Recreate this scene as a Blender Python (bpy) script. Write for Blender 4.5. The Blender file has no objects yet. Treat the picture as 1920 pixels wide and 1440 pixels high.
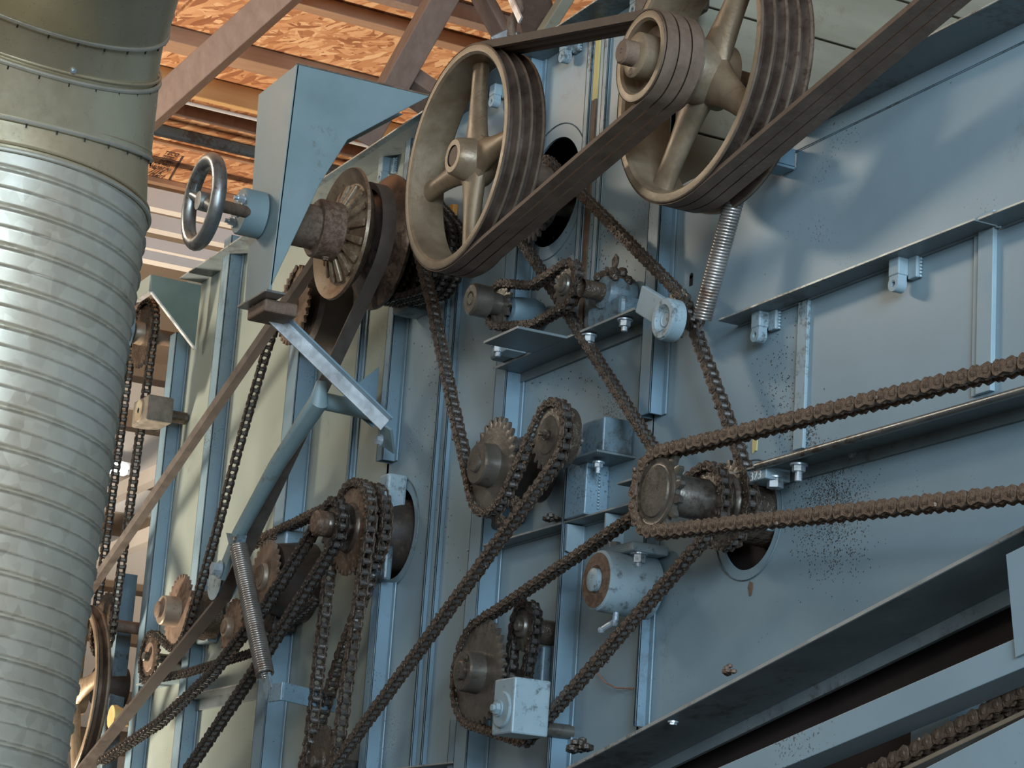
import bpy, bmesh, math, random
import numpy as np
from mathutils import Vector, Matrix
random.seed(7)
S = bpy.context.scene
COL = S.collection
# ------------------------------------------------------------------ camera (calibrated on the machine's edges)
F = 4394.0
W = np.array([[0.46451042, -0.18874887, -0.86521901],
              [0.88300698, 0.17296467, 0.43632774],
              [0.06729595, -0.96667321, 0.24701046]])          # rows: world X (along machine), Y (into machine), Z (up)
CAM = np.array([3.70225881, -1.91077397, 1.60022076])
cd = bpy.data.cameras.new('camera'); cam = bpy.data.objects.new('camera', cd); COL.objects.link(cam)
cd.sensor_fit = 'HORIZONTAL'; cd.sensor_width = 36.0; cd.lens = F / 1920.0 * 36.0
cd.clip_start = 0.05; cd.clip_end = 100
m = Matrix.Identity(4)
for i in range(3):
    m[i][0] = W[i, 0]; m[i][1] = -W[i, 1]; m[i][2] = -W[i, 2]; m[i][3] = CAM[i]
cam.matrix_world = m
S.camera = cam
S.view_settings.view_transform = 'Standard'; S.view_settings.look = 'None'
S.view_settings.gamma = 1.0; S.view_settings.exposure = 0.60
S.view_settings.use_curve_mapping = False
# ------------------------------------------------------------------ world and lights
wd = bpy.data.worlds.new('world'); S.world = wd; wd.use_nodes = True
wd.node_tree.nodes['Background'].inputs[0].default_value = (1.0, 0.90, 0.78, 1)
wd.node_tree.nodes['Background'].inputs[1].default_value = 0.14
def area(name, loc, target, sx, sy, power, col):
    l = bpy.data.lights.new(name, 'AREA'); l.shape = 'RECTANGLE'; l.size = sx; l.size_y = sy
    l.energy = power; l.color = col
    o = bpy.data.objects.new(name, l); COL.objects.link(o); o.location = loc
    o.rotation_euler = (Vector(target) - Vector(loc)).to_track_quat('-Z', 'Y').to_euler()
    return o
area('door_daylight', (7.2, -2.4, 3.0), (0.3, 0, 2.4), 2.2, 2.0, 300, (0.60, 0.81, 1.0))
area('front_fill', (4.3, -4.4, 3.2), (0.3, 0, 2.4), 3.2, 1.5, 62, (0.96, 0.96, 0.92))  # unseen broad light added to fill the front faces and the duct
area('shop_tube_light', (-2.28, -2.06, 4.2), (-0.2, 0, 2.8), 0.8, 0.35, 17, (1.0, 0.92, 0.76))
def spot(name, loc, target, power, ang, col, rad=0.2):
    l = bpy.data.lights.new(name, 'SPOT'); l.energy = power; l.spot_size = math.radians(ang); l.spot_blend = 0.4; l.color = col; l.shadow_soft_size = rad
    o = bpy.data.objects.new(name, l); COL.objects.link(o); o.location = loc
    o.rotation_euler = (Vector(target) - Vector(loc)).to_track_quat('-Z', 'Y').to_euler(); return o
spot('ceiling_fill_spot', (-3.2, -1.6, 0.8), (-3.3, 1.2, 4.3), 540, 95, (1.0, 0.84, 0.66))  # unseen upward spot added to brighten the warm ceiling

# ------------------------------------------------------------------ picture -> world helpers (only used to read positions off known planes)
def ray(px, py): return W @ np.array([(px - 960) / F, (py - 720) / F, 1.0])
def P(px, py, Y=0.0):
    r = ray(px, py); t = (Y - CAM[1]) / r[1]; return Vector(CAM + r * t)
def PXp(px, py, X):
    r = ray(px, py); t = (X - CAM[0]) / r[0]; return Vector(CAM + r * t)
def PZp(px, py, Z):
    r = ray(px, py); t = (Z - CAM[2]) / r[2]; return Vector(CAM + r * t)
def PD(px, py, z): return Vector(CAM + ray(px, py) * z)
def SC(px, py, Y=0.0):
    r = ray(px, py); return F / ((Y - CAM[1]) / r[1])

# ------------------------------------------------------------------ materials
MATS = {}
def node_mat(name):
    mt = bpy.data.materials.new(name); mt.use_nodes = True
    nt = mt.node_tree; b = nt.nodes['Principled BSDF']; MATS[name] = mt
    return mt, nt, b
def N(nt, typ, **kw):
    n = nt.nodes.new(typ)
    for k, v in kw.items():
        if k.startswith('i_'): n.inputs[k[2:].replace('_', ' ')].default_value = v
        else: setattr(n, k, v)
    return n
def ramp(nt, fac, stops):
    r = nt.nodes.new('ShaderNodeValToRGB'); nt.links.new(fac, r.inputs[0])
    e = r.color_ramp.elements
    while len(e) < len(stops): e.new(0.5)
    for k, (p, c) in enumerate(stops):
        e[k].position = p; e[k].color = c if len(c) == 4 else (*c, 1)
    return r
def mixc(nt, fac, a, b, mode='MIX'):
    mx = nt.nodes.new('ShaderNodeMix'); mx.data_type = 'RGBA'; mx.blend_type = mode
    for s, v in ((0, fac), (6, a), (7, b)):
        if hasattr(v, 'is_output'): nt.links.new(v, mx.inputs[s])
        elif s == 0: mx.inputs[0].default_value = v
        else: mx.inputs[s].default_value = (*v, 1)
    return mx.outputs[2]
def tex(nt, scale, detail=4, rough=0.6, stretch=None, kind='ShaderNodeTexNoise', rot=None):
    tc = nt.nodes.new('ShaderNodeTexCoord'); mp = nt.nodes.new('ShaderNodeMapping')
    nt.links.new(tc.outputs['Object'], mp.inputs[0])
    if stretch: mp.inputs['Scale'].default_value = stretch
    if rot: mp.inputs['Rotation'].default_value = rot
    n = nt.nodes.new(kind); nt.links.new(mp.outputs[0], n.inputs['Vector']); n.inputs['Scale'].default_value = scale
    if kind == 'ShaderNodeTexNoise':
        n.inputs['Detail'].default_value = detail; n.inputs['Roughness'].default_value = rough
    return n
def bump(nt, b, h, strength=0.3, dist=0.002):
    bp = nt.nodes.new('ShaderNodeBump'); bp.inputs['Strength'].default_value = strength; bp.inputs['Distance'].default_value = dist
    nt.links.new(h, bp.inputs['Height']); nt.links.new(bp.outputs[0], b.inputs['Normal'])

def surf(name, c1, c2, rough=0.5, metal=0.0, scale=14, dirt=None, dirt_amt=0.0, dirt_scale=60, bump_s=0.15, bump_scale=90, bump_d=0.001,
         spots=None, spot_amt=0.6, dirt_mix=0.75, stretch=None, coat=0.0, rvar=0.12):
    mt, nt, b = node_mat(name)
    n1 = tex(nt, scale, 5, 0.6, stretch)
    r1 = ramp(nt, n1.outputs[0], [(0.32, c1), (0.68, c2)])
    col = r1.outputs[0]
    if dirt is not None:
        n2 = tex(nt, 2.6, 3, 0.6); n3 = tex(nt, dirt_scale, 6, 0.75)
        mul = nt.nodes.new('ShaderNodeMath'); mul.operation = 'MULTIPLY'
        nt.links.new(n2.outputs[0], mul.inputs[0]); nt.links.new(n3.outputs[0], mul.inputs[1])
        lo = 0.36 - 0.16 * dirt_amt
        r2 = ramp(nt, mul.outputs[0], [(lo, (0, 0, 0)), (lo + 0.07, (1, 1, 1))])
        mm = nt.nodes.new('ShaderNodeMath'); mm.operation = 'MULTIPLY'; mm.inputs[1].default_value = dirt_mix
        nt.links.new(r2.outputs[0], mm.inputs[0])
        col = mixc(nt, mm.outputs[0], col, dirt)
    if spots is not None:
        n4 = tex(nt, 220, 2, 0.5); n5 = tex(nt, 5.0, 2, 0.5)
        mul = nt.nodes.new('ShaderNodeMath'); mul.operation = 'MULTIPLY'
        nt.links.new(n4.outputs[0], mul.inputs[0]); nt.links.new(n5.outputs[0], mul.inputs[1])
        r3 = ramp(nt, mul.outputs[0], [(spot_amt * 0.62, (0, 0, 0)), (spot_amt * 0.62 + 0.03, (0.7, 0.7, 0.7))])
        col = mixc(nt, r3.outputs[0], col, spots)
    nt.links.new(col, b.inputs['Base Color'])
    b.inputs['Metallic'].default_value = metal
    rr = ramp(nt, n1.outputs[0], [(0.3, (max(0.02, rough - rvar),) * 3), (0.7, (min(1, rough + rvar),) * 3)])
    nt.links.new(rr.outputs[0], b.inputs['Roughness'])
    if coat: b.inputs['Coat Weight'].default_value = coat; b.inputs['Coat Roughness'].default_value = 0.15
    nb = tex(nt, bump_scale, 4, 0.6); bump(nt, b, nb.outputs[0], bump_s, bump_d)
    return mt
GRIME = (0.045, 0.034, 0.026)
surf('blue_paint', (0.215, 0.30, 0.345), (0.25, 0.345, 0.395), 0.36, 0.0, 5, (0.10, 0.12, 0.13), 0.10, 9, 0.10, 70, 0.0008, spots=(0.05, 0.04, 0.03), spot_amt=0.66, dirt_mix=0.35, rvar=0.04)
surf('blue_post_paint', (0.165, 0.25, 0.31), (0.20, 0.30, 0.365), 0.36, 0.0, 9, (0.07, 0.08, 0.085), 0.2, 22, 0.15, 70, 0.001, spots=(0.05, 0.04, 0.03), spot_amt=0.64, dirt_mix=0.4)
surf('greenish_tint', (0.235, 0.28, 0.25), (0.285, 0.33, 0.30), 0.36, 0.0, 4, (0.12, 0.12, 0.09), 0.12, 12, 0.08, 60, 0.0008, dirt_mix=0.35)  # warm reflected light on the left panels put into their colour
surf('guard_paint', (0.17, 0.245, 0.265), (0.205, 0.29, 0.31), 0.42, 0.0, 7, (0.10, 0.07, 0.04), 0.15, 40, 0.2, 120, 0.001, dirt_mix=0.5)
surf('light_blue_paint', (0.25, 0.34, 0.38), (0.32, 0.41, 0.45), 0.45, 0.0, 12, GRIME, 0.3, 50, 0.2, 90, 0.001)
surf('grimy_blue', (0.10, 0.15, 0.18), (0.17, 0.25, 0.29), 0.45, 0.0, 10, GRIME, 0.75, 40, 0.3, 80, 0.002)
surf('ledge_paint', (0.115, 0.145, 0.155), (0.16, 0.195, 0.205), 0.42, 0.0, 12, (0.06, 0.045, 0.03), 0.45, 40, 0.25, 90, 0.001, dirt_mix=0.6)
surf('worn_edge_steel', (0.38, 0.40, 0.39), (0.52, 0.53, 0.50), 0.4, 0.5, 30, (0.16, 0.14, 0.11), 0.5, 60)
surf('steel_edge', (0.22, 0.235, 0.235), (0.32, 0.33, 0.32), 0.36, 0.75, 20, (0.10, 0.06, 0.03), 0.5, 60)
surf('bright_steel', (0.62, 0.64, 0.65), (0.78, 0.80, 0.80), 0.34, 0.6, 30, (0.3, 0.29, 0.28), 0.2, 70)
surf('zinc', (0.42, 0.50, 0.56), (0.55, 0.63, 0.68), 0.30, 0.6, 40, GRIME, 0.3, 90)
surf('cast_iron', (0.185, 0.13, 0.08), (0.305, 0.235, 0.155), 0.46, 0.35, 16, (0.12, 0.065, 0.04), 0.55, 50, 0.35, 160, 0.0012)
surf('groove_iron', (0.085, 0.055, 0.042), (0.19, 0.14, 0.11), 0.36, 0.6, 18, (0.04, 0.025, 0.02), 0.5, 60, 0.3, 120, 0.001)
surf('rim_edge_iron', (0.20, 0.15, 0.11), (0.32, 0.25, 0.19), 0.34, 0.6, 18, (0.10, 0.05, 0.035), 0.5, 60, 0.3, 120, 0.001)
surf('rust', (0.13, 0.08, 0.052), (0.22, 0.155, 0.11), 0.68, 0.15, 40, (0.07, 0.035, 0.02), 0.6, 90, 0.6, 200, 0.0015)
surf('sprocket_steel', (0.095, 0.082, 0.067), (0.175, 0.155, 0.128), 0.34, 0.5, 14, (0.06, 0.038, 0.026), 0.65, 55, 0.35, 130, 0.0015)
surf('tan_sprocket', (0.25, 0.19, 0.135), (0.36, 0.285, 0.21), 0.45, 0.3, 14, (0.16, 0.09, 0.05), 0.5, 55, 0.3, 130, 0.001)
surf('greasy_chain', (0.075, 0.053, 0.04), (0.135, 0.098, 0.072), 0.26, 0.35, 60, (0.03, 0.02, 0.015), 0.7, 160, 0.9, 260, 0.002)
surf('dark_chain', (0.035, 0.028, 0.024), (0.075, 0.06, 0.05), 0.28, 0.5, 60, (0.02, 0.014, 0.01), 0.6, 160, 0.8, 260, 0.002)
surf('dusty_chain', (0.115, 0.075, 0.05), (0.185, 0.13, 0.092), 0.32, 0.2, 60, (0.06, 0.035, 0.025), 0.6, 160, 0.9, 260, 0.002)
surf('roller_steel', (0.20, 0.18, 0.165), (0.33, 0.30, 0.28), 0.22, 0.75, 50, (0.05, 0.035, 0.025), 0.55, 120, 0.3, 200, 0.0006)
surf('rubber_belt', (0.115, 0.076, 0.052), (0.175, 0.122, 0.088), 0.62, 0.0, 30, (0.19, 0.15, 0.12), 0.35, 120, 0.5, 300, 0.0008)
surf('grey_belt', (0.062, 0.050, 0.042), (0.10, 0.082, 0.07), 0.6, 0.0, 30, (0.08, 0.06, 0.05), 0.4, 120, 0.4, 300, 0.0006)
surf('grease', (0.045, 0.032, 0.023), (0.10, 0.072, 0.05), 0.22, 0.0, 60, (0.02, 0.014, 0.01), 0.6, 120, 1.0, 110, 0.004)
surf('spring_steel', (0.26, 0.235, 0.21), (0.40, 0.37, 0.34), 0.30, 0.7, 14, (0.17, 0.085, 0.05), 0.55, 20)
surf('dark_void', (0.012, 0.009, 0.007), (0.02, 0.014, 0.011), 0.8, 0.0, 10)
surf('interior_shade', (0.014, 0.008, 0.006), (0.024, 0.014, 0.010), 0.8, 0.0, 5)  # shade inside the machine put into a near-black colour
surf('dark_rubber_drum', (0.028, 0.020, 0.016), (0.055, 0.042, 0.034), 0.5, 0.0, 12, (0.09, 0.06, 0.04), 0.5, 50, 0.4, 50, 0.002)
surf('dark_concrete', (0.08, 0.07, 0.06), (0.12, 0.105, 0.09), 0.8, 0.0, 3)
surf('concrete', (0.30, 0.29, 0.27), (0.38, 0.37, 0.34), 0.8, 0.0, 3)
surf('white_siding', (0.62, 0.58, 0.53), (0.70, 0.66, 0.61), 0.6, 0.0, 3)
surf('brown_siding', (0.22, 0.16, 0.11), (0.28, 0.21, 0.15), 0.6, 0.0, 3)
surf('plank_wood', (0.21, 0.195, 0.14), (0.33, 0.315, 0.235), 0.75, 0.0, 5, (0.19, 0.14, 0.09), 0.45, 14, 0.3, 60, 0.002, stretch=(1, 0.25, 1.5))
surf('brass_light', (0.6, 0.42, 0.16), (0.75, 0.55, 0.25), 0.4, 0.3, 20)
surf('yellow_stuff', (0.60, 0.48, 0.16), (0.70, 0.58, 0.26), 0.6, 0.0, 20)
surf('printed_ink', (0.05, 0.03, 0.025), (0.07, 0.04, 0.03), 0.7, 0.0, 20)
surf('white_paint_mark', (0.75, 0.75, 0.72), (0.85, 0.85, 0.82), 0.5, 0.0, 20)
surf('copper_wire', (0.55, 0.28, 0.2), (0.65, 0.35, 0.25), 0.3, 0.7, 20)
surf('orange_label', (0.55, 0.25, 0.05), (0.65, 0.33, 0.09), 0.5, 0.0, 40)
surf('green_sheet', (0.12, 0.17, 0.155), (0.17, 0.225, 0.20), 0.40, 0.0, 8, GRIME, 0.35, 40)
surf('cobweb_grey', (0.10, 0.09, 0.07), (0.20, 0.18, 0.15), 0.8, 0.0, 40)
# timber
def wood(name, a, bcol, stretch):
    mt, nt, b = node_mat(name)
    n = tex(nt, 9, 6, 0.65, stretch); n2 = tex(nt, 3, 3, 0.5)
    c = ramp(nt, n.outputs[0], [(0.3, a), (0.7, bcol)])
    c2 = mixc(nt, n2.outputs[0], c.outputs[0], tuple(x * 0.72 for x in a))
    nt.links.new(c2, b.inputs['Base Color']); b.inputs['Roughness'].default_value = 0.75
    bump(nt, b, n.outputs[0], 0.3, 0.002)
wood('timber', (0.36, 0.21, 0.125), (0.50, 0.31, 0.20), (8, 0.8, 8))
wood('timber_web', (0.25, 0.16, 0.12), (0.38, 0.27, 0.21), (5, 5, 1.2))
wood('timber_orange', (0.62, 0.36, 0.14), (0.74, 0.47, 0.22), (8, 0.8, 8))
# oriented strand board: several layers of stretched chips at different headings
mt, nt, b = node_mat('strand_board')
prev = None
for k, (ang, sc, lx, ly) in enumerate(((0.3, 15, 1, 4.2), (1.25, 13, 1, 4.6), (2.2, 17, 1, 3.8), (2.85, 11, 1, 5.0))):
    tc = nt.nodes.new('ShaderNodeTexCoord'); nz = N(nt, 'ShaderNodeTexNoise'); nz.inputs['Scale'].default_value = 14
    mp0 = nt.nodes.new('ShaderNodeMapping'); mp0.inputs['Rotation'].default_value = (0, 0, ang)
    add = nt.nodes.new('ShaderNodeMixRGB'); add.blend_type = 'ADD'; add.inputs[0].default_value = 0.025
    nt.links.new(tc.outputs['Object'], nz.inputs['Vector'])
    nt.links.new(tc.outputs['Object'], add.inputs[1]); nt.links.new(nz.outputs['Color'], add.inputs[2])
    nt.links.new(add.outputs[0], mp0.inputs[0])
    mp = nt.nodes.new('ShaderNodeMapping'); mp.inputs['Scale'].default_value = (lx, ly, 1); nt.links.new(mp0.outputs[0], mp.inputs[0])
    v = N(nt, 'ShaderNodeTexVoronoi'); v.inputs['Scale'].default_value = sc; nt.links.new(mp.outputs[0], v.inputs['Vector'])
    sep = nt.nodes.new('ShaderNodeSeparateColor'); nt.links.new(v.outputs['Color'], sep.inputs[0])
    cr = ramp(nt, sep.outputs[0], [(0.0, (0.30, 0.115, 0.05)), (0.35, (0.50, 0.23, 0.105)), (0.7, (0.64, 0.34, 0.17)), (1.0, (0.78, 0.50, 0.28))])
    if prev is None: prev = cr.outputs[0]; hsum = sep.outputs[0]
    else:
        st = ramp(nt, sep.outputs[1], [(0.50, (0, 0, 0)), (0.56, (1, 1, 1))])
        prev = mixc(nt, st.outputs[0], prev, cr.outputs[0])
        hm = nt.nodes.new('ShaderNodeMix'); nt.links.new(st.outputs[0], hm.inputs[0]); nt.links.new(hsum, hm.inputs[2]); nt.links.new(sep.outputs[0], hm.inputs[3]); hsum = hm.outputs[0]
nt.links.new(prev, b.inputs['Base Color']); b.inputs['Roughness'].default_value = 0.6
bump(nt, b, hsum, 0.35, 0.003)
# galvanised duct sheet
mt, nt, b = node_mat('galvanised')
v = tex(nt, 60, kind='ShaderNodeTexVoronoi'); n = tex(nt, 3.5, 6, 0.7); n2 = tex(nt, 40, 5, 0.7)
sep = nt.nodes.new('ShaderNodeSeparateColor'); nt.links.new(v.outputs['Color'], sep.inputs[0])
c = ramp(nt, sep.outputs[0], [(0.0, (0.47, 0.42, 0.33)), (1.0, (0.60, 0.55, 0.44))])
c2 = mixc(nt, ramp(nt, n.outputs[0], [(0.42, (0, 0, 0)), (0.62, (0.6, 0.6, 0.6))]).outputs[0], c.outputs[0], (0.56, 0.56, 0.50))
nt.links.new(c2, b.inputs['Base Color']); b.inputs['Metallic'].default_value = 0.6
r = ramp(nt, n2.outputs[0], [(0.3, (0.34,) * 3), (0.7, (0.5,) * 3)]); nt.links.new(r.outputs[0], b.inputs['Roughness'])
bump(nt, b, n2.outputs[0], 0.06, 0.001)
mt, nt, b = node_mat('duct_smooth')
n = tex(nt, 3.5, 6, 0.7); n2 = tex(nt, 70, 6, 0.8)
c2 = ramp(nt, n.outputs[0], [(0.3, (0.50, 0.42, 0.27)), (0.7, (0.66, 0.58, 0.41))])  # golden reflections of the ceiling put into the elbow colour
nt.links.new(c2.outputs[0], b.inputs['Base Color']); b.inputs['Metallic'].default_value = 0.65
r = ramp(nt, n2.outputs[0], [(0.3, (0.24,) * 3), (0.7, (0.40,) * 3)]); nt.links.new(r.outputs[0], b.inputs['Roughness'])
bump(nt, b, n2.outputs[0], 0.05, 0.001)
mt, nt, b = node_mat('tube_glow')
b.inputs['Emission Color'].default_value = (0.9, 0.95, 1, 1); b.inputs['Emission Strength'].default_value = 6

# ------------------------------------------------------------------ mesh helpers
class MB:
    def __init__(s): s.v = []; s.f = []
    def add(s, vs, fs):
        o = len(s.v); s.v += [tuple(v) for v in vs]; s.f += [tuple(i + o for i in f) for f in fs]; return s
    def box(s, x0, x1, y0, y1, z0, z1):
        x0, x1 = sorted((x0, x1)); y0, y1 = sorted((y0, y1)); z0, z1 = sorted((z0, z1))
        vs = [(x, y, z) for z in (z0, z1) for y in (y0, y1) for x in (x0, x1)]
        return s.add(vs, [(0, 2, 3, 1), (4, 5, 7, 6), (0, 1, 5, 4), (2, 6, 7, 3), (0, 4, 6, 2), (1, 3, 7, 5)])
    def bar(s, a, b, w, h, up=(0, 0, 1), w2=None, h2=None):      # w along side, h along up
        a = Vector(a); b = Vector(b); d = (b - a).normalized(); up = Vector(up)
        sd = d.cross(up).normalized(); u = sd.cross(d).normalized(); w2 = w2 or w; h2 = h2 or h
        vs = []
        for c, ww, hh in ((a, w, h), (b, w2, h2)):
            for i, j in ((-1, -1), (1, -1), (1, 1), (-1, 1)): vs.append(c + sd * ww * i / 2 + u * hh * j / 2)
        return s.add(vs, [(3, 2, 1, 0), (4, 5, 6, 7), (0, 1, 5, 4), (1, 2, 6, 5), (2, 3, 7, 6), (3, 0, 4, 7)])
    def prism_xz(s, pts, y0, y1):
        n = len(pts); vs = [(p[0], y0, p[1]) for p in pts] + [(p[0], y1, p[1]) for p in pts]
        return s.add(vs, [tuple(range(n)), tuple(range(2 * n - 1, n - 1, -1))] + [(i, i + n, (i + 1) % n + n, (i + 1) % n) for i in range(n)])
    def prism_yz(s, pts, x0, x1):
        n = len(pts); vs = [(x0, p[0], p[1]) for p in pts] + [(x1, p[0], p[1]) for p in pts]
        return s.add(vs, [tuple(range(n)), tuple(range(2 * n - 1, n - 1, -1))] + [(i, i + n, (i + 1) % n + n, (i + 1) % n) for i in range(n)])
    def lathe(s, cx, cz, prof, seg=40, closed=False):          # axis along Y; prof = [(y, r)...]
        vs = []; fs = []; rings = []
        for y, r in prof:
            if r < 1e-6: rings.append([len(vs)]); vs.append((cx, y, cz))
            else:
                rings.append(list(range(len(vs), len(vs) + seg)))
                vs += [(cx + r * math.cos(2 * math.pi * k / seg), y, cz + r * math.sin(2 * math.pi * k / seg)) for k in range(seg)]
        pr = list(zip(rings[:-1], rings[1:])) + ([(rings[-1], rings[0])] if closed else [])
        for A, B in pr:
            for k in range(seg):
                k2 = (k + 1) % seg
                if len(A) == 1 and len(B) == 1: break
                if len(A) == 1: fs.append((A[0], B[k2], B[k]))
                elif len(B) == 1: fs.append((A[k], A[k2], B[0]))
                else: fs.append((A[k], A[k2], B[k2], B[k]))
        return s.add(vs, fs)
    def tube(s, pts, r, seg=10, closed=False, cap=True):
        pts = [Vector(p) for p in pts]; n = len(pts)
        rs = r if isinstance(r, (list, tuple)) else [r] * n
        vs = []; fs = []; nrm = None
        for i, p in enumerate(pts):
            if closed: t = (pts[(i + 1) % n] - pts[i - 1]).normalized()
            else: t = (pts[min(i + 1, n - 1)] - pts[max(i - 1, 0)]).normalized()
            if nrm is None: nrm = t.orthogonal().normalized()
            nrm = (nrm - t * nrm.dot(t)).normalized(); bn = t.cross(nrm)
            vs += [p + (nrm * math.cos(2 * math.pi * k / seg) + bn * math.sin(2 * math.pi * k / seg)) * rs[i] for k in range(seg)]
        m_ = n if closed else n - 1
        for i in range(m_):
            a = i * seg; b_ = ((i + 1) % n) * seg
            if closed and i == n - 1:
                best = min(range(seg), key=lambda q: (vs[a] - vs[q]).length)
            else: best = 0
            for k in range(seg):
                k2 = (k + 1) % seg
                fs.append((a + k, a + k2, b_ + (k2 + best) % seg, b_ + (k + best) % seg))
        if cap and not closed:
            fs.append(tuple(range(seg - 1, -1, -1))); fs.append(tuple(range((n - 1) * seg, n * seg)))
        return s.add(vs, fs)
    def sphere(s, c, r, seg=12, sq=(1, 1, 1)):
        c = Vector(c); rings = seg // 2; vs = [c + Vector((0, 0, r * sq[2]))]
        for i in range(1, rings):
            a = math.pi * i / rings
            vs += [c + Vector((r * sq[0] * math.sin(a) * math.cos(2 * math.pi * k / seg), r * sq[1] * math.sin(a) * math.sin(2 * math.pi * k / seg), r * sq[2] * math.cos(a))) for k in range(seg)]
        vs.append(c - Vector((0, 0, r * sq[2]))); L = len(vs) - 1; fs = []
        for k in range(seg): fs.append((0, 1 + k, 1 + (k + 1) % seg)); fs.append((L, 1 + (rings - 2) * seg + (k + 1) % seg, 1 + (rings - 2) * seg + k))
        for i in range(rings - 2):
            for k in range(seg):
                a = 1 + i * seg; fs.append((a + k, a + seg + k, a + seg + (k + 1) % seg, a + (k + 1) % seg))
        return s.add(vs, fs)
    def mesh(s, name, mat, smooth=35):
        me = bpy.data.meshes.new(name); me.from_pydata(s.v, [], s.f)
        bm = bmesh.new(); bm.from_mesh(me); bmesh.ops.recalc_face_normals(bm, faces=bm.faces); bm.to_mesh(me); bm.free()
        if smooth:
            me.polygons.foreach_set('use_smooth', [True] * len(me.polygons)); me.set_sharp_from_angle(angle=math.radians(smooth))
        me.materials.append(MATS[mat]); return me
    def obj(s, name, mat, parent=None, label=None, bevel=0, smooth=35):
        if bevel: smooth = 0
        o = bpy.data.objects.new(name, s.mesh(name, mat, smooth)); COL.objects.link(o)
        if parent: put(o, parent)
        if label: o['label'] = label
        if bevel:
            bv = o.modifiers.new('bevel', 'BEVEL'); bv.width = bevel; bv.segments = 2; bv.limit_method = 'ANGLE'; bv.harden_normals = False
        return o
def root_loc(p):
    v = Vector(p.location)
    while p.parent: p = p.parent; v += p.location
    return v
def put(o, parent):
    o.parent = parent; o.location = Vector(o.location) - root_loc(parent)
def tag(o, label, cat, group=None, kind=None):
    if label: o['label'] = label
    if cat: o['category'] = cat
    if group: o['group'] = group
    if kind: o['kind'] = kind
    return o
def thing(name, label, cat, loc=(0, 0, 0), group=None):
    o = bpy.data.objects.new(name, None); COL.objects.link(o); o.location = loc; o.empty_display_size = 0.02
    return tag(o, label, cat, group)
def hexbolt(mb, c, axis, r=0.008, h=0.008, washer=True, stud=0.0):
    c = Vector(c); a = Vector(axis).normalized(); u = a.orthogonal().normalized(); w = a.cross(u)
    def ring(p, rr, n): return [p + (u * math.cos(2 * math.pi * k / n) + w * math.sin(2 * math.pi * k / n)) * rr for k in range(n)]
    def cyl(p, q, rr, n):
        mb.add(ring(p, rr, n) + ring(q, rr, n), [tuple(range(n - 1, -1, -1)), tuple(range(n, 2 * n))] + [(k, (k + 1) % n, (k + 1) % n + n, k + n) for k in range(n)])
    if washer: cyl(c, c + a * 0.0025, r * 1.35, 16); c = c + a * 0.0025
    cyl(c, c + a * h, r, 6)
    if stud: cyl(c + a * h, c + a * (h + stud), r * 0.55, 10)
    return mb

# ------------------------------------------------------------------ paths round circles, chains and belts (in planes of constant Y)
def path_pts(items, closed):
    n = len(items); segs = []
    rng = range(n) if closed else range(n - 1)
    tan = {}
    for i in rng:
        x1, z1, a1 = items[i]; x2, z2, a2 = items[(i + 1) % n]
        dx, dz = x2 - x1, z2 - z1; L = math.hypot(dx, dz); ph = math.atan2(dz, dx)
        k = max(-1, min(1, (a1 - a2) / L)); ps = ph + math.acos(k) if True else 0
        nx, nz = math.cos(ps), math.sin(ps)
        tan[(i, 'o')] = (x1 + nx * a1, z1 + nz * a1); tan[((i + 1) % n, 'i')] = (x2 + nx * a2, z2 + nz * a2)
    pts = []
    for i in range(n):
        x, z, a = items[i]
        pi_, po = tan.get((i, 'i')), tan.get((i, 'o'))
        if abs(a) < 1e-6 or pi_ is None or po is None: pts.append(pi_ or po); continue
        A = math.atan2(pi_[1] - z, pi_[0] - x); B = math.atan2(po[1] - z, po[0] - x)
        r = abs(a)
        if a > 0:
            while B > A + 1e-9: B -= 2 * math.pi
            while B < A - 2 * math.pi: B += 2 * math.pi
        else:
            while B < A - 1e-9: B += 2 * math.pi
        k = max(2, int(abs(B - A) * r / 0.003))
        for j in range(k + 1):
            t = A + (B - A) * j / k; pts.append((x + r * math.cos(t), z + r * math.sin(t)))
    if closed: pts.append(pts[0])
    return pts
def resample(pts, step, closed):
    P_ = [np.array(p) for p in pts]; L = [0]
    for a, b_ in zip(P_[:-1], P_[1:]): L.append(L[-1] + float(np.linalg.norm(b_ - a)))
    n = int(L[-1] / step)
    if closed:
        n = max(4, round(L[-1] / step)); n += n % 2; step = L[-1] / n
    out = []; j = 0
    for i in range(n + (0 if closed else 1)):
        s_ = i * step
        while j < len(L) - 2 and L[j + 1] < s_: j += 1
        t = (s_ - L[j]) / max(1e-9, L[j + 1] - L[j]); out.append(P_[j] * (1 - t) + P_[j + 1] * t)
    return out
LINKS = {}
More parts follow.
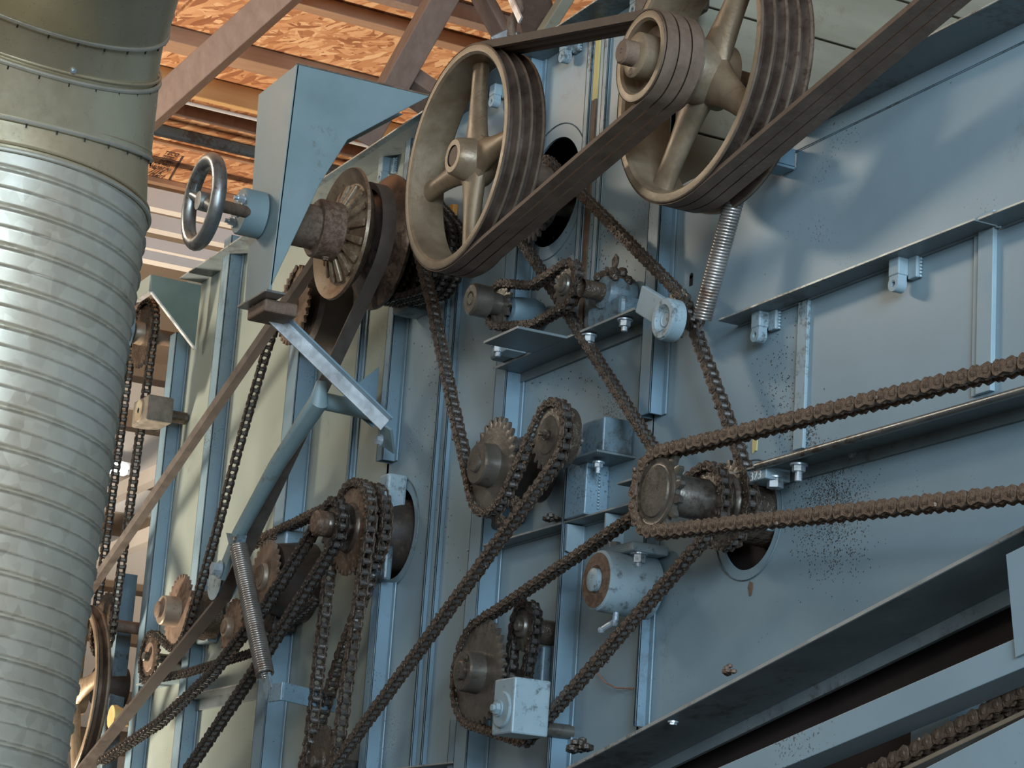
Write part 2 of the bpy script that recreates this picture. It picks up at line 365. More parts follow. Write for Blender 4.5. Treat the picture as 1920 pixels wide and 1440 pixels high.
def link_meshes(p, mat, strands=1):
    key = (round(p, 5), mat, strands)
    if key in LINKS: return LINKS[key]
    def plate(mb, y0, y1, h):
        prof = []
        for cx, s_ in ((p / 2, 1), (-p / 2, -1)):
            for k in range(6):
                a = math.radians(-75 + 150 * k / 5); prof.append((cx + s_ * h * math.cos(a), s_ * h * math.sin(a)))
            prof.append((0, s_ * h * 0.62))
        mb.prism_xz(prof, y0, y1)
    pit = 1.42 * p
    inner = MB(); outer = MB(); roll = MB()
    for s_ in range(strands):
        yo = (s_ - (strands - 1) / 2) * pit
        for sg in (-1, 1):
            a, b_ = yo + sg * 0.31 * p, yo + sg * 0.43 * p; plate(inner, min(a, b_), max(a, b_), 0.50 * p)
            a, b_ = yo + sg * 0.45 * p, yo + sg * 0.57 * p; plate(outer, min(a, b_), max(a, b_), 0.47 * p)
        for cx in (-p / 2, p / 2):
            roll.lathe(cx, 0, [(yo - 0.30 * p, 0), (yo - 0.30 * p, 0.31 * p), (yo + 0.30 * p, 0.31 * p), (yo + 0.30 * p, 0)], 10)
    w = (strands - 1) / 2 * pit
    for cx in (-p / 2, p / 2):
        outer.lathe(cx, 0, [(-w - 0.67 * p, 0), (-w - 0.67 * p, 0.12 * p), (-w - 0.62 * p, 0.21 * p), (w + 0.62 * p, 0.21 * p), (w + 0.67 * p, 0.12 * p), (w + 0.67 * p, 0)], 8)
    n_i = len(inner.f); inner.add(roll.v, roll.f)
    mi = inner.mesh('inner_link', mat); mi.materials.append(MATS['roller_steel' if mat != 'dusty_chain' else 'dusty_chain'])
    for k in range(n_i, len(mi.polygons)): mi.polygons[k].material_index = 1
    mo = outer.mesh('outer_link', mat)
    LINKS[key] = (mi, mo); return LINKS[key]
def chain(label, items, Y, p, mat='greasy_chain', closed=False, group=None, strands=1, wob=0.0):
    """items: (x, z, signed radius). Y may be a number or (start, end)."""
    pts = resample(path_pts(items, closed), p, closed)
    mi, mo = link_meshes(p, mat, strands)
    Y0, Y1 = Y if isinstance(Y, tuple) else (Y, Y)
    n = len(pts); cnt = n if closed else n - 1
    t = thing('roller_chain', label, 'chain', (pts[0][0], Y0, pts[0][1]), group)
    for i in range(cnt):
        a = pts[i]; b_ = pts[(i + 1) % n]; c = (a + b_) / 2; ang = math.atan2(b_[1] - a[1], b_[0] - a[0])
        y = Y0 + (Y1 - Y0) * (i / max(1, cnt - 1))
        o = bpy.data.objects.new('inner_link' if i % 2 == 0 else 'outer_link', mi if i % 2 == 0 else mo)
        COL.objects.link(o); o.parent = t
        o.location = (c[0] - pts[0][0], y - Y0 + random.uniform(-1, 1) * 0.0006, c[1] - pts[0][1])
        o.rotation_euler = (random.uniform(-1, 1) * 0.05, -ang, random.uniform(-1, 1) * 0.03)
    if mat != 'dark_chain':
        mb = MB(); wd = (0.60 + 0.71 * (strands - 1)) * p
        for i in range(cnt):
            a = pts[i]; b_ = pts[(i + 1) % n]; d = (b_ - a); nx = np.array([-d[1], d[0]]) / max(1e-9, np.linalg.norm(d)); y = Y0 + (Y1 - Y0) * (i / max(1, cnt - 1))
            for _ in range((i % 3 != 0) if mat == 'greasy_chain' else 0.2 > random.random()):
                q = a + d * random.random() + nx * random.uniform(-.42, .42) * p
                mb.sphere((q[0] - 0, y + random.choice((-1, -1, -.4, .4, 1)) * wd * random.uniform(.9, 1.05), q[1]), p * random.uniform(.09, .17), 6, (1.2, .8, 1.2))
        o = mb.obj('grease_crust', 'grease' if mat == 'greasy_chain' else mat, t); o['kind'] = 'stuff'
    return t
def belt(label, items, Y, wt, wb, h, mat='rubber_belt', closed=False, group=None, name='v_belt'):
    pts = path_pts(items, closed); dens = [pts[0]]
    for a, b_ in zip(pts[:-1], pts[1:]):
        L = math.hypot(b_[0] - a[0], b_[1] - a[1]); k = max(1, int(L / 0.05))
        for j in range(1, k + 1): dens.append((a[0] + (b_[0] - a[0]) * j / k, a[1] + (b_[1] - a[1]) * j / k))
    pts = dens
    if closed: pts = pts[:-1]
    n = len(pts); vs = []; fs = []
    for i in range(n):
        a = pts[i - 1] if (closed or i) else pts[i]; b_ = pts[(i + 1) % n] if (closed or i < n - 1) else pts[i]
        d = Vector((b_[0] - a[0], 0, b_[1] - a[1])).normalized(); nr = Vector((-d.z, 0, d.x))       # left normal = outwards for clockwise travel
        c = Vector((pts[i][0], Y, pts[i][1]))
        for dy, dn in ((-wt / 2, h / 2), (wt / 2, h / 2), (wb / 2, -h / 2), (-wb / 2, -h / 2)): vs.append(c + Vector((0, dy, 0)) + nr * dn)
    for i in range(n if closed else n - 1):
        a = i * 4; b_ = ((i + 1) % n) * 4
        for k in range(4): fs.append((a + k, a + (k + 1) % 4, b_ + (k + 1) % 4, b_ + k))
    if not closed: fs.append((3, 2, 1, 0)); fs.append(tuple(range(4 * n - 4, 4 * n)))
    o = MB().add(vs, fs).obj(name, mat, None, smooth=40)
    return tag(o, label, 'belt', group)

def sprocket(label, px, py, Y, h, thick=0.010, p=0.0175, mat='sprocket_steel', hub=None, front=None, back=0.03, shaft=0.012, boss=None, group=None, dished=0.0, name='sprocket', xz=None, R=None, toothmat=None, strands=1):
    """toothed disc centred at (px,py) on plane Y with pitch radius h pixels. hub=(radius, front offset), shaft runs to y=back."""
    if xz is None: c = P(px, py, Y); x, z = c.x, c.z
    else: x, z = xz
    if R is None: R = h / SC(px, py, Y) / 0.985
    n = max(9, round(2 * math.pi * R / p)); 
    t = thing(name, label, 'sprocket', (x, Y, z), group)
    pr = []; off = random.random() * 6.28
    for k in range(n):
        a0 = off + 2 * math.pi * k / n; w = 2 * math.pi / n
        for fr, rr in ((0.0, R - 0.31 * p), (0.16, R - 0.27 * p), (0.30, R + 0.10 * p), (0.41, R + 0.25 * p), (0.59, R + 0.25 * p), (0.70, R + 0.10 * p), (0.84, R - 0.27 * p)):
            pr.append((x + rr * math.cos(a0 + fr * w), z + rr * math.sin(a0 + fr * w)))
    for s_ in range(strands):
        yo = Y + s_ * 1.42 * p
        mb = MB(); m_ = len(pr)
        inn = [(x + (px_ - x) * (R - 0.8 * p) / math.hypot(px_ - x, pz_ - z), z + (pz_ - z) * (R - 0.8 * p) / math.hypot(px_ - x, pz_ - z)) for px_, pz_ in pr]
        tt = thick * 0.6
        vs = [(q[0], yo - tt / 2, q[1]) for q in pr] + [(q[0], yo + tt / 2, q[1]) for q in pr] + [(q[0], yo - thick / 2, q[1]) for q in inn] + [(q[0], yo + thick / 2, q[1]) for q in inn]
        fs = []
        for i in range(m_):
            j = (i + 1) % m_
            fs += [(i, j, j + m_, i + m_), (i, i + 2 * m_, j + 2 * m_, j), (i + m_, j + m_, j + 3 * m_, i + 3 * m_)]
        fs += [tuple(range(2 * m_, 3 * m_)), tuple(range(4 * m_ - 1, 3 * m_ - 1, -1))]
        mb.add(vs, fs); mb.obj('toothed_disc', toothmat or mat, t)
    if dished:
        MB().lathe(x, z, [(Y - thick / 2 - 0.0015, 0), (Y - thick / 2 - 0.0015, R - 1.3 * p), (Y - thick / 2, R - 1.2 * p)], 40).obj('face_plate', mat, t)
    if hub:
        hr, ho = hub
        MB().lathe(x, z, [(Y - ho, 0), (Y - ho, hr * 0.93), (Y - ho + 0.003, hr), (Y - thick / 2, hr * 1.04), (Y + thick / 2 + 0.02, hr * 1.04), (Y + thick / 2 + 0.02, 0)], 36).obj('hub', mat, t)
    fr = front if front is not None else (hub[1] + 0.006 if hub else thick / 2 + 0.006)
    MB().lathe(x, z, [(Y - fr, 0), (Y - fr, 0.003), (Y - fr + 0.0015, 0.003), (Y - fr, 0.0035), (Y - fr, shaft * 0.85), (Y - fr + 0.002, shaft), (back, shaft), (back, 0)], 24).obj('shaft', 'sprocket_steel' if mat != 'tan_sprocket' else 'rust', t)
    if boss:
        mb = MB(); ang, rr = boss; c = Vector((x + rr * math.cos(ang), Y - (hub[1] if hub else thick / 2) - 0.001, z + rr * math.sin(ang))); hexbolt(mb, c, (0, -1, 0), 0.005, 0.003, True); mb.obj('set_screw', 'grease', t)
    return dict(x=x, z=z, R=R, t=t)
# ================================================================== THE ROOM
floor = MB().box(-9, 9, -9, 7, -0.1, 0).obj('floor', 'dark_concrete'); floor['kind'] = 'structure'
wl = thing('wall_left', None, None, (-6.5, 0, 0)); wl['kind'] = 'structure'
MB().box(-6.62, -6.5, -7, 7, 0, 4.3).obj('wall_board', 'brown_siding', wl)
zz = 0.3; k = 0
while zz < 4.2:
    h_ = (0.20, 0.12)[k % 2]
    MB().box(-6.5, -6.47 + 0.012 * (k % 2), -7, 7, zz, zz + h_).obj('siding_board', 'white_siding', wl); zz += h_ + (0.11, 0.06)[k % 2]; k += 1
wb = MB().box(-6.5, 9, 7, 7.1, 0, 4.9).obj('wall_back', 'brown_siding'); wb['kind'] = 'structure'
ZC = 4.30
cl = thing('ceiling', None, None, (0, 0, ZC)); cl['kind'] = 'structure'
MB().box(-6.5, 9, -9, 7, ZC + 0.012, ZC + 0.03).obj('roof_deck', 'timber', cl)
xx = PZp(430, 250, ZC).x
sheet_x = [xx - 2.44, xx - 1.22, xx, xx + 1.22, xx + 2.44, xx + 3.66, xx + 4.88]
for a in sheet_x:
    for yb in (-2.4, 0.05, 2.5):
        MB().box(a + 0.002, a + 1.217, yb, yb + 2.44, ZC, ZC + 0.011).obj('board_sheet', 'strand_board', cl)
def purlin(px, py, w, h, mat='timber', name='purlin', z=None):
    c = PZp(px, py, (z or ZC) - h)
    MB().box(c.x, c.x + w, -2.6, 5.0, (z or ZC) - h, (z or ZC) - 0.0005).obj(name, mat, cl, bevel=0.003)
purlin(430, 126, .09, .05, 'timber'); purlin(430, 203, .03, .075, 'timber_orange'); purlin(430, 242, .03, .04, 'timber_web')
purlin(430, 287, .03, .035, 'grimy_blue', 'steel_channel'); purlin(430, 300, .02, .012, 'timber'); purlin(430, 378, .03, .022, 'timber')
purlin(700, 57, .05, .04); purlin(700, 5, .05, .05, 'timber_web')
c = PZp(430, 376, ZC); MB().box(-6.5, c.x, -2.6, 5, ZC - .02, ZC - .001).obj('soffit_board', 'brown_siding', cl)
c = PZp(430, 212, ZC - .08); MB().tube([(c.x, -2.6, c.z), (c.x, 5, c.z)], .006, 8).obj('conduit', 'white_siding', cl)
for px, py, dz, hh in ((300, 385, 0.16, 0.04), (300, 400, 0.30, 0.06), (300, 440, 0.40, 0.05), (300, 478, 0.52, 0.035), (300, 500, .6, .03)):
    c = PZp(px, py, ZC - dz); MB().box(c.x, c.x + 0.05, -2.6, 5, ZC - dz, ZC - dz + hh).obj('eaves_board', 'white_siding', cl)
def webbeam(a, b_, za, zb, w, h, mat='timber_web', lab=None):
    A = PD(a[0], a[1], za); B = PD(b_[0], b_[1], zb)
    dd = (A - B).normalized(); A = A + dd * (max(0.0, (ZC - A.z) / max(.2, dd.z)) if a[1] < 0 else 0.0); B = B - dd * .12
    MB().bar(A, B, w, h, up=(1, 0, 0.2)).obj('truss_web', mat, cl, bevel=0.003, label=lab)
webbeam((603, -75), (250, 240), 6.3, 6.5, 0.075, 0.10, lab='diagonal truss web lit pink on its underside')
webbeam((860, -60), (720, 190), 6.2, 6.3, 0.07, 0.09)
webbeam((985, -60), (1010, 45), 6.0, 6.2, 0.04, 0.09); webbeam((890, -30), (950, 80), 6.3, 6.3, 0.03, 0.06)
webbeam((740, 140), (850, 215), 6.35, 6.3, 0.05, 0.10)
webbeam((1085, -40), (990, 110), 6.0, 6.1, 0.03, 0.05, 'plank_wood')
# stamp printed on the sheet: frame lines and grade figures
def text_mesh(body, size):
    cu = bpy.data.curves.new('t', 'FONT'); cu.body = body; cu.size = size; cu.align_x = 'CENTER'; cu.align_y = 'CENTER'; cu.extrude = 0.0004
    o = bpy.data.objects.new('t', cu); COL.objects.link(o); dg = bpy.context.evaluated_depsgraph_get()
    me = bpy.data.meshes.new_from_object(o.evaluated_get(dg)); bpy.data.objects.remove(o); return me
stamp = thing('printed_stamp', None, None, PZp(310, 320, ZC - 0.001)); put(stamp, cl)
def stamp_text(body, px, py, size, wid):
    me = text_mesh(body, size); me.materials.append(MATS['printed_ink'])
    o = bpy.data.objects.new('printed_line', me); COL.objects.link(o)
    sx_ = wid / max(1e-6, max(v.co.x for v in me.vertices) - min(v.co.x for v in me.vertices))
    o.matrix_world = Matrix(((0, 1, 0, 0), (1, 0, 0, 0), (0, 0, -1, 0), (0, 0, 0, 1))) @ Matrix.Diagonal((sx_, 1, 1, 1))
    o.location = PZp(px, py, ZC - 0.002); put(o, stamp)
stamp_text('TECO', 322, 289, .045, .05); stamp_text('TESTED', 314, 296, .045, .04)
stamp_text('THE SPAN', 312, 304, .035, .05); stamp_text('FOR WALL', 304, 309, .03, .06)
stamp_text('SHEATHING SPAN', 301, 316, .05, .075); stamp_text('7/16', 291, 324, .12, .045); stamp_text('24/16', 291, 334, .12, .050); stamp_text('PS 2-92', 289, 343, .05, .045)
mb = MB()
for a, b_ in (((343, 293), (303, 362)), ((284, 292), (336, 304)), ((277, 336), (313, 343)), ((277, 345), (308, 352))):
    mb.bar(PZp(*a, ZC - 0.0015), PZp(*b_, ZC - 0.0015), 0.008, 0.001)
mb.obj('printed_frame', 'printed_ink', stamp)
# far fluorescent fitting
XW = -6.44
t = thing('fluorescent_fitting', 'glowing white fluorescent tube fitting far behind the duct at left', 'lamp', PXp(212, 872, XW))
MB().bar(PXp(188, 866, XW), PXp(240, 876, XW), 0.06, 0.03).obj('housing', 'white_siding', t)
MB().bar(PXp(186, 873, XW + .03), PXp(236, 882, XW + .03), 0.05, 0.045).obj('tube', 'tube_glow', t)
for k, q in enumerate(((285, 893), (275, 1007))):
    c = P(*q, 1.0)
    tag(MB().box(-6.5, c.x + .3, .98, 1.03, c.z - .03, c.z + .03).obj('pipe', 'white_siding'), ('upper pale pipe seen between the far left chains', 'lower pale pipe behind the far left chains')[k], 'pipe', 'pale pipes behind the far left chains')

# ================================================================== THE MACHINE BODY
MX = thing('machine_body', 'long blue painted steel machine side with ribs, ledges and round shaft holes', 'machine', (0, 0, 1.2))
def panel(name, outline, holes, mat, Y=0.0, label=None, thick=0.004):
    bm = bmesh.new(); edges = []
    for loop in [outline] + holes:
        vs = [bm.verts.new((q[0], Y, q[1])) for q in loop]
        edges += [bm.edges.new((vs[i], vs[(i + 1) % len(vs)])) for i in range(len(vs))]
    bmesh.ops.triangle_fill(bm, use_beauty=True, use_dissolve=False, edges=edges, normal=(0, -1, 0))
    r = bmesh.ops.extrude_face_region(bm, geom=list(bm.faces)); bmesh.ops.translate(bm, verts=[e for e in r['geom'] if isinstance(e, bmesh.types.BMVert)], vec=(0, thick, 0))
    bmesh.ops.recalc_face_normals(bm, faces=bm.faces)
    me = bpy.data.meshes.new(name); bm.to_mesh(me); bm.free(); me.materials.append(MATS[mat])
    o = bpy.data.objects.new(name, me); COL.objects.link(o); put(o, MX)
    if label: o['label'] = label
    return o
def circ(px, py, r, n=40, Y=0.0):
    c = P(px, py, Y); return [(c.x + r * math.cos(2 * math.pi * k / n), c.z + r * math.sin(2 * math.pi * k / n)) for k in range(n)]
def circ2(cx, cz, r, n=40): return [(cx + r * math.cos(2 * math.pi * k / n), cz + r * math.sin(2 * math.pi * k / n)) for k in range(n)]
ZT = 3.362; ZB = 0.62
xP1 = P(277, 1020, -.03).x; xP2 = P(375, 900, -.035).x; xP3 = P(529, 800, -.045).x; xP4 = P(718, 700, -.03).x
xP5 = P(905, 900, -.03).x; xP6 = P(1203, 600, -.03).x; xE = P(1240, 500, 0).x
def rect(x0, x1, z0, z1): return [(x0, z0), (x1, z0), (x1, z1), (x0, z1)]
g = 0.0015
for lx in (xP1 + .03, xP3, xP4 + .02, xP5 + .05, .17, 1.2, 2.4):
    MB().box(lx, lx + .08, -.03, .05, 0, 1.0 if lx < .5 else 2.0).box(lx, lx + .08, .42, .50, 0, 1.0 if lx < .5 else 2.0).obj('leg', 'blue_post_paint', MX, bevel=.002)
panel('side_panel', rect(xP1, xP2 - g, ZB, ZT), [], 'greenish_tint', label='pale green panel')
panel('side_panel', rect(xP2 + g, xP3 - g, ZB, ZT), [], 'greenish_tint', label='pale green panel')
H4 = circ(592, 598, 0.088); H5 = circ(540, 1085, 0.10)
panel('side_panel', rect(xP3 + g, xP4 - g, ZB, ZT), [H4, H5], 'greenish_tint', label='pale green panel with two round holes')
H1 = circ(740, 1000, 0.094); H3 = circ(1036, 360, 0.105)
# ledge of the incline at the lower right
DB = 0.125
b0 = P(1060, 1440, -DB); b1 = P(1920, 985, -DB); sl = (b1.z - b0.z) / (b1.x - b0.x)
def zinc_(x): return b0.z + sl * (x - b0.x)
xR = 2.6
xs = P(1207, 1180, 0).x
panel('side_panel', [(xP4 + g, ZB), (0.15, ZB), (0.15, zinc_(0.15)), (xs, zinc_(xs)), (xE, zinc_(xE)), (xE, ZT), (xP4 + g, ZT)], [H1, H3], 'blue_paint', label='grey blue panel with two round holes')
h2 = P(1404, 975, 0)
H2 = [(h2.x + 0.077 * math.cos(a), h2.z + 0.077 * math.sin(a)) for a in [math.radians(d) for d in range(125, 415, 8)]]
zt2 = P(1470, 890, 0).z
H2 = H2 + [(h2.x + 0.055, zt2 - 0.03), (h2.x + 0.03, zt2), (h2.x - 0.044, zt2)]
panel('side_panel', [(xE + g, zinc_(xE)), (xR, zinc_(xR)), (xR, 2.915), (xE + g, 2.915)], [H2], 'blue_paint', label='large smooth blue panel at the right')
# backing behind the holes; the hollow's shade is put into its near-black colour
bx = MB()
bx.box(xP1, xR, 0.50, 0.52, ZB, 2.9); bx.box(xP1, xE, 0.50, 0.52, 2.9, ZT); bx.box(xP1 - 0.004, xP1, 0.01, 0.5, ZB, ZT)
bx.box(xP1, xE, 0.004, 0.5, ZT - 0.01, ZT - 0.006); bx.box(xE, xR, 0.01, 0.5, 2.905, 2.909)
bx.obj('inner_casing', 'interior_shade', MX)
# round weld rings scribed round the shaft holes
for c_, r in (((1404, 975), .092), ((740, 1000), .112), ((1036, 360), .13), ((520 + 20, 1085), .115)):
    c = P(*c_, 0); MB().lathe(c.x, c.z, [(-0.0008, r), (-0.0022, r + 0.001), (-0.0008, r + 0.0022)], 48).obj('scribed_ring', 'grimy_blue', MX)

def post(px, py, w, d, yt, yb, mat='blue_post_paint', lip=True, name='post', lab=None):
    c = P(px, py, -d); zt = P(px, yt, -d).z; zb = P(px, yb, -d).z
    mb = MB().box(c.x, c.x + 0.004, -d, 0, zb, zt).box(c.x, c.x + w, -d, -d + 0.004, zb, zt).box(c.x + w - 0.004, c.x + w, -d, 0, zb, zt)
    if lip: mb.box(c.x + w, c.x + w + 0.012, -0.004, -0.0005, zb, zt)
    return mb.obj(name, mat, MX, bevel=0.0012, label=lab)
post(277, 1020, .05, .035, 655, 1520, lab='far left post'); post(375, 900, .05, .035, 480, 1560)
post(529, 800, .06, .045, 640, 1560); post(718, 700, .03, .032, 520, 860)
post(690, 1200, .035, .033, 1095, 1560)
post(968, 200, .045, .032, 90, 560); post(926, 740, .045, .035, 640, 845); post(875, 1080, .05, .04, 960, 1560, lab='post with galvanised look and bright edge')
post(1213, 450, .038, .028, 360, 775); post(1046, 1080, .010, .037, 870, 1560); post(1201, 1100, .006, .022, 1000, 1360)
post(840, 1400, .03, .03, 1350, 1560)
# green post at top of pale panel, ribs
post(755, 330, .03, .025, 245, 520); post(660, 760, .012, .012, 560, 900)
for q in ((804, 950), (824, 940)): post(*q, .006, .012, 500, 1560, lip=False, name='pressed_rib')
post(1098, 150, .018, .006, 60, 520, 'light_blue_paint', False, 'rib'); post(1130, 130, .018, .006, 60, 520, 'light_blue_paint', False, 'rib')
c = P(1112, 150, -.003); MB().box(c.x, c.x + .016, -.003, 0, P(1112, 640).z, P(1112, 190).z).obj('rusty_strip', 'rust', MX)
MB().box(c.x, c.x + .016, -.003, 0, P(1112, 190).z, P(1112, 60).z).obj('yellow_strip', 'yellow_stuff', MX, label='patch of old yellow paint')

def ledge(p0, p1, d, t=0.004, mat='ledge_paint', name='ledge', lip=0.0, lab=None, Y0=0.0):
    a = P(*p0, -d); b_ = P(*p1, -d); z = (a.z + b_.z) / 2
    mb = MB().box(a.x, b_.x, -d, Y0, z - t, z)
    if lip: mb.box(a.x, b_.x, -0.006, 0, z - lip, z)
    o = mb.obj(name, mat, MX, bevel=0.001, label=lab)
    MB().box(a.x, b_.x, -d - .0008, -d, z - t * .8, z - t * .1).obj('worn_edge', 'worn_edge_steel', MX)
    return o
ledge((337, 522), (1225, -75), .06, lip=.0, name='top_rail', lab='top rail with bright edge')
ledge((560, 367), (850, 165), .10, lip=0.0, name='top_rail', mat='grimy_blue', Y0=-0.085)
ledge((1420, 232), (2060, -102), .075, lip=.0, name='top_flange', lab='dark sided top flange of the right panel')
ledge((1347, 597), (1828, 410), .042, name='ledge', lip=.006); ledge((1834, 407), (2050, 325), .045, name='ledge', lip=.006)
lo = ledge((1352, 893), (2050, 690), .055, name='ledge', lip=.02, lab='rolled edge ledge under the upper chain')
a = P(1420, 868, -.055); b_ = P(2050, 690, -.055); z = (P(1352, 893, -.055).z + b_.z) / 2
MB().tube([(a.x, -.055, z - .002), (b_.x, -.055, z - .002)], .006, 12).obj('rolled_edge', 'steel_edge', MX)
# thin seam on the right panel (joint of two sheets)
a = P(1411, 325, 0); b_ = P(2050, 6, 0); MB().box(a.x, b_.x, -0.0012, 0, a.z - .001, a.z + 0.0012).obj('sheet_joint', 'grimy_blue', MX)
MB().box(a.x, b_.x, -0.0025, 0, a.z + 0.0012, 2.915).obj('overlap_sheet', 'blue_paint', MX)
# strips under the middle ledge
c = P(1503, 560, 0); MB().box(c.x, c.x + .026, -.006, 0, P(1503, 843).z, P(1503, 545).z).obj('flat_strip', 'light_blue_paint', MX, bevel=.001)
c = P(1826, 430, -.004); MB().box(c.x, c.x + .012, -.004, 0, P(1826, 745).z, P(1826, 412).z).box(c.x + .014, c.x + .046, -.008, 0, P(1826, 745).z, P(1826, 412).z).obj('flat_strip', 'light_blue_paint', MX, bevel=.001)
# shelves for the bearings in the middle
a = P(930, 692, -.058); b_ = P(1190, 570, -.058); zS = (a.z + b_.z) / 2
MB().box(a.x, b_.x, -.058, 0, zS - .005, zS).box(a.x, b_.x, -.006, 0, zS - .022, zS).obj('shelf', 'ledge_paint', MX, bevel=.001, label='shelf with worn bright edge'); MB().box(a.x, b_.x, -.0588, -.058, zS - .0045, zS - .0005).obj('worn_edge', 'worn_edge_steel', MX)
a2 = P(907, 645, -.155); MB().box(a2.x, a2.x + .13, -.155, -.058, zS - .005, zS).obj('shelf_plate', 'ledge_paint', MX, bevel=.001); MB().box(a2.x, a2.x + .13, -.1558, -.155, zS - .0045, zS - .0005).obj('worn_edge', 'worn_edge_steel', MX)
ledge((875, 1030), (1195, 938), .036, name='shelf', lip=.006, lab='narrow shelf above the pillow bearing')
ledge((1157, 908), (1245, 875), .06, name='ledge')
# gussets below and above the narrow shelf
zs2 = P(1050, 982, -.036).z
for px in (1062, 1133):
    c = P(px, 985, -.036); MB().prism_yz([(-.036, zs2 - .004), (0, zs2 - .004), (0, zs2 - .06), (-.036, zs2 - .05)], c.x, c.x + .004).obj('gusset', 'light_blue_paint', MX)
c = P(1060, 930, -.045); MB().box(c.x, c.x + .07, -.045, 0, zs2 + .002, zs2 + .105).obj('box_bracket', 'blue_post_paint', MX, bevel=.002, label='box bracket with a stitched weld')
mb = MB()
for k in range(14): mb.sphere((c.x + .072, -.020, zs2 + .015 + k * .0055), .0022, 6)
mb.obj('weld_bead', 'light_blue_paint', MX)
# block bracket right of the upper idler sprocket
c = P(1131, 812, -.062); cb = c
MB().box(c.x - .075, c.x, -.062, -.004, P(1131, 845, -.062).z, P(1131, 780, -.062).z).obj('block_bracket', 'grimy_blue', MX, bevel=.003, label='grimy square bracket block')
MB().box(c.x - .11, c.x + .006, -.075, 0, P(1131, 845, -.062).z - .004, P(1131, 845, -.062).z).obj('bracket_plate', 'ledge_paint', MX, bevel=.001)
def lug(px, py):
    c = P(px, py, -.022); t = thing('hinge_lug', None, None, c); put(t, MX)
    MB().box(c.x - .014, c.x + .010, -.026, -.004, c.z + .012, c.z + .050).box(c.x + .010, c.x + .03, -.010, 0, c.z + .006, c.z + .040).obj('lug_block', 'light_blue_paint', t, bevel=.002)
    MB().lathe(c.x - .002, c.z, [(-.026, .005), (-.026, .0115), (-.010, .0115), (-.010, .005)], 20, closed=True).box(c.x - .0125, c.x + .0085, -.025, -.010, c.z + .003, c.z + .012).obj('lug_eye', 'light_blue_paint', t)
    mb = MB()
    for k in range(7): mb.sphere((c.x + .0305, -.003 - .0, c.z + .008 + k * .005), .003, 6)
    mb.obj('weld_bead', 'light_blue_paint', t)
for q in ((1420, 628), (1680, 532), (1190, 18), (1057, 106), (925, 190)): lug(*q)
# bolts fixed in the machine body
def mbolt(px, py, Y, ax, r=.008, h=.008, stud=0.0, mat='zinc', lab=None, parent=MX):
    mb = hexbolt(MB(), P(px, py, Y), ax, r, h, True, stud); return mb.obj('bolt', mat, parent, label=lab)
mbolt(935, 648, -.10, (0, 0, -1), .010, .010, .008); mbolt(1105, 628, -.045, (0, 0, -1), .010, .010, .008); mbolt(1172, 599, -.045, (0, 0, -1), .010, .010, .008)
mbolt(1122, 866, -.045, (0, 0, -1), .008, .007, .010); mbolt(1498, 870, -.040, (0, 0, -1), .010, .009, .014)
mbolt(1600, 843, -.005, (0, -1, 0), .009, .004, 0); mbolt(1262, 1352, -.115, (0, 0, -1), .006, .003, 0)
# number plate block with the big bolt
t = thing('stamped_block', None, None, P(1436, 885, -.055)); put(t, MX)
c = P(1436, 885, -.052); ztb = P(1436, 869, -.052).z; zbb = P(1436, 896, -.052).z
MB().box(c.x - .052, c.x, -.052, -.008, zbb, ztb).obj('block', 'light_blue_paint', t, bevel=.0015)
me = text_mesh('373', .019); me.materials.append(MATS['white_paint_mark']); o = bpy.data.objects.new('stamped_number', me); COL.objects.link(o)
o.location = (c.x - .026, -.0528, (ztb + zbb) / 2 - .004); o.rotation_euler = (math.pi / 2, 0, 0); o.scale = (1.1, 1, 1); put(o, t)
hexbolt(MB(), P(1454, 895, -.028), (0, 0, -1), .0125, .014, True).obj('bolt', 'zinc', t)
# hanger post left of the hole
c = P(1412, 930, -.03); MB().box(c.x - .016, c.x + .006, -.034, .03, P(1412, 990, -.03).z, P(1412, 908, -.03).z).obj('bearing_hanger', 'light_blue_paint', MX, bevel=.004)
# pointed slot with light patch
c = P(1296, 517, -.001); MB().lathe(c.x, c.z, [(-.001, 0), (-.001, .005), (0, .005)], 16).box(c.x - .005, c.x + .005, -.001, 0, c.z - .017, c.z).obj('slot', 'dark_void', MX)
c = P(1212, 782, -.001); MB().box(c.x - .016, c.x + .018, -.0015, 0, c.z - .008, c.z + .012).obj('slot', 'dark_void', MX)
# splashes of grease and paint chips: flat blobs on the sheet
def splash(px, py, r, mat, n=9, Y=0.0, st=1.5):
    c = P(px, py, Y); pts = [(c.x + r * random.uniform(.5, 1) * math.cos(a), c.z + st * r * random.uniform(.5, 1) * math.sin(a)) for a in [2 * math.pi * k / n for k in range(n)]]
    MB().prism_xz(pts, Y - .0012, Y + .0002).obj('paint_chip' if mat == 'yellow_stuff' else 'grease_splash', mat, MX)
splash(1415, 833, .012, 'yellow_stuff', Y=-.0006); splash(1153, 495, .016, 'grease', st=1.8); splash(1138, 510, .010, 'grease'); splash(830, 908, .008, 'grease', st=2.5)
splash(1240, 470, .009, 'grease', st=1.8); splash(1408, 1105, .008, 'rust', st=2); splash(700, 470, .01, 'grease')
def speck(px0, px1, py0, py1, n, mat='grease', Y=0.0, parent=MX, r0=.0007, r1=.0022):
    mb = MB()
    for _ in range(n):
        c = P(random.gauss((px0 + px1) / 2, (px1 - px0) / 3.2), random.gauss((py0 + py1) / 2, (py1 - py0) / 3.2), Y); r = random.uniform(r0, r1)
        mb.add([(c.x - r, Y - .0004, c.z), (c.x, Y - .0004, c.z - r), (c.x + r, Y - .0004, c.z), (c.x, Y - .0004, c.z + r)], [(0, 1, 2, 3)])
    o = mb.obj('grease_specks', mat, parent, smooth=0); o['kind'] = 'stuff'
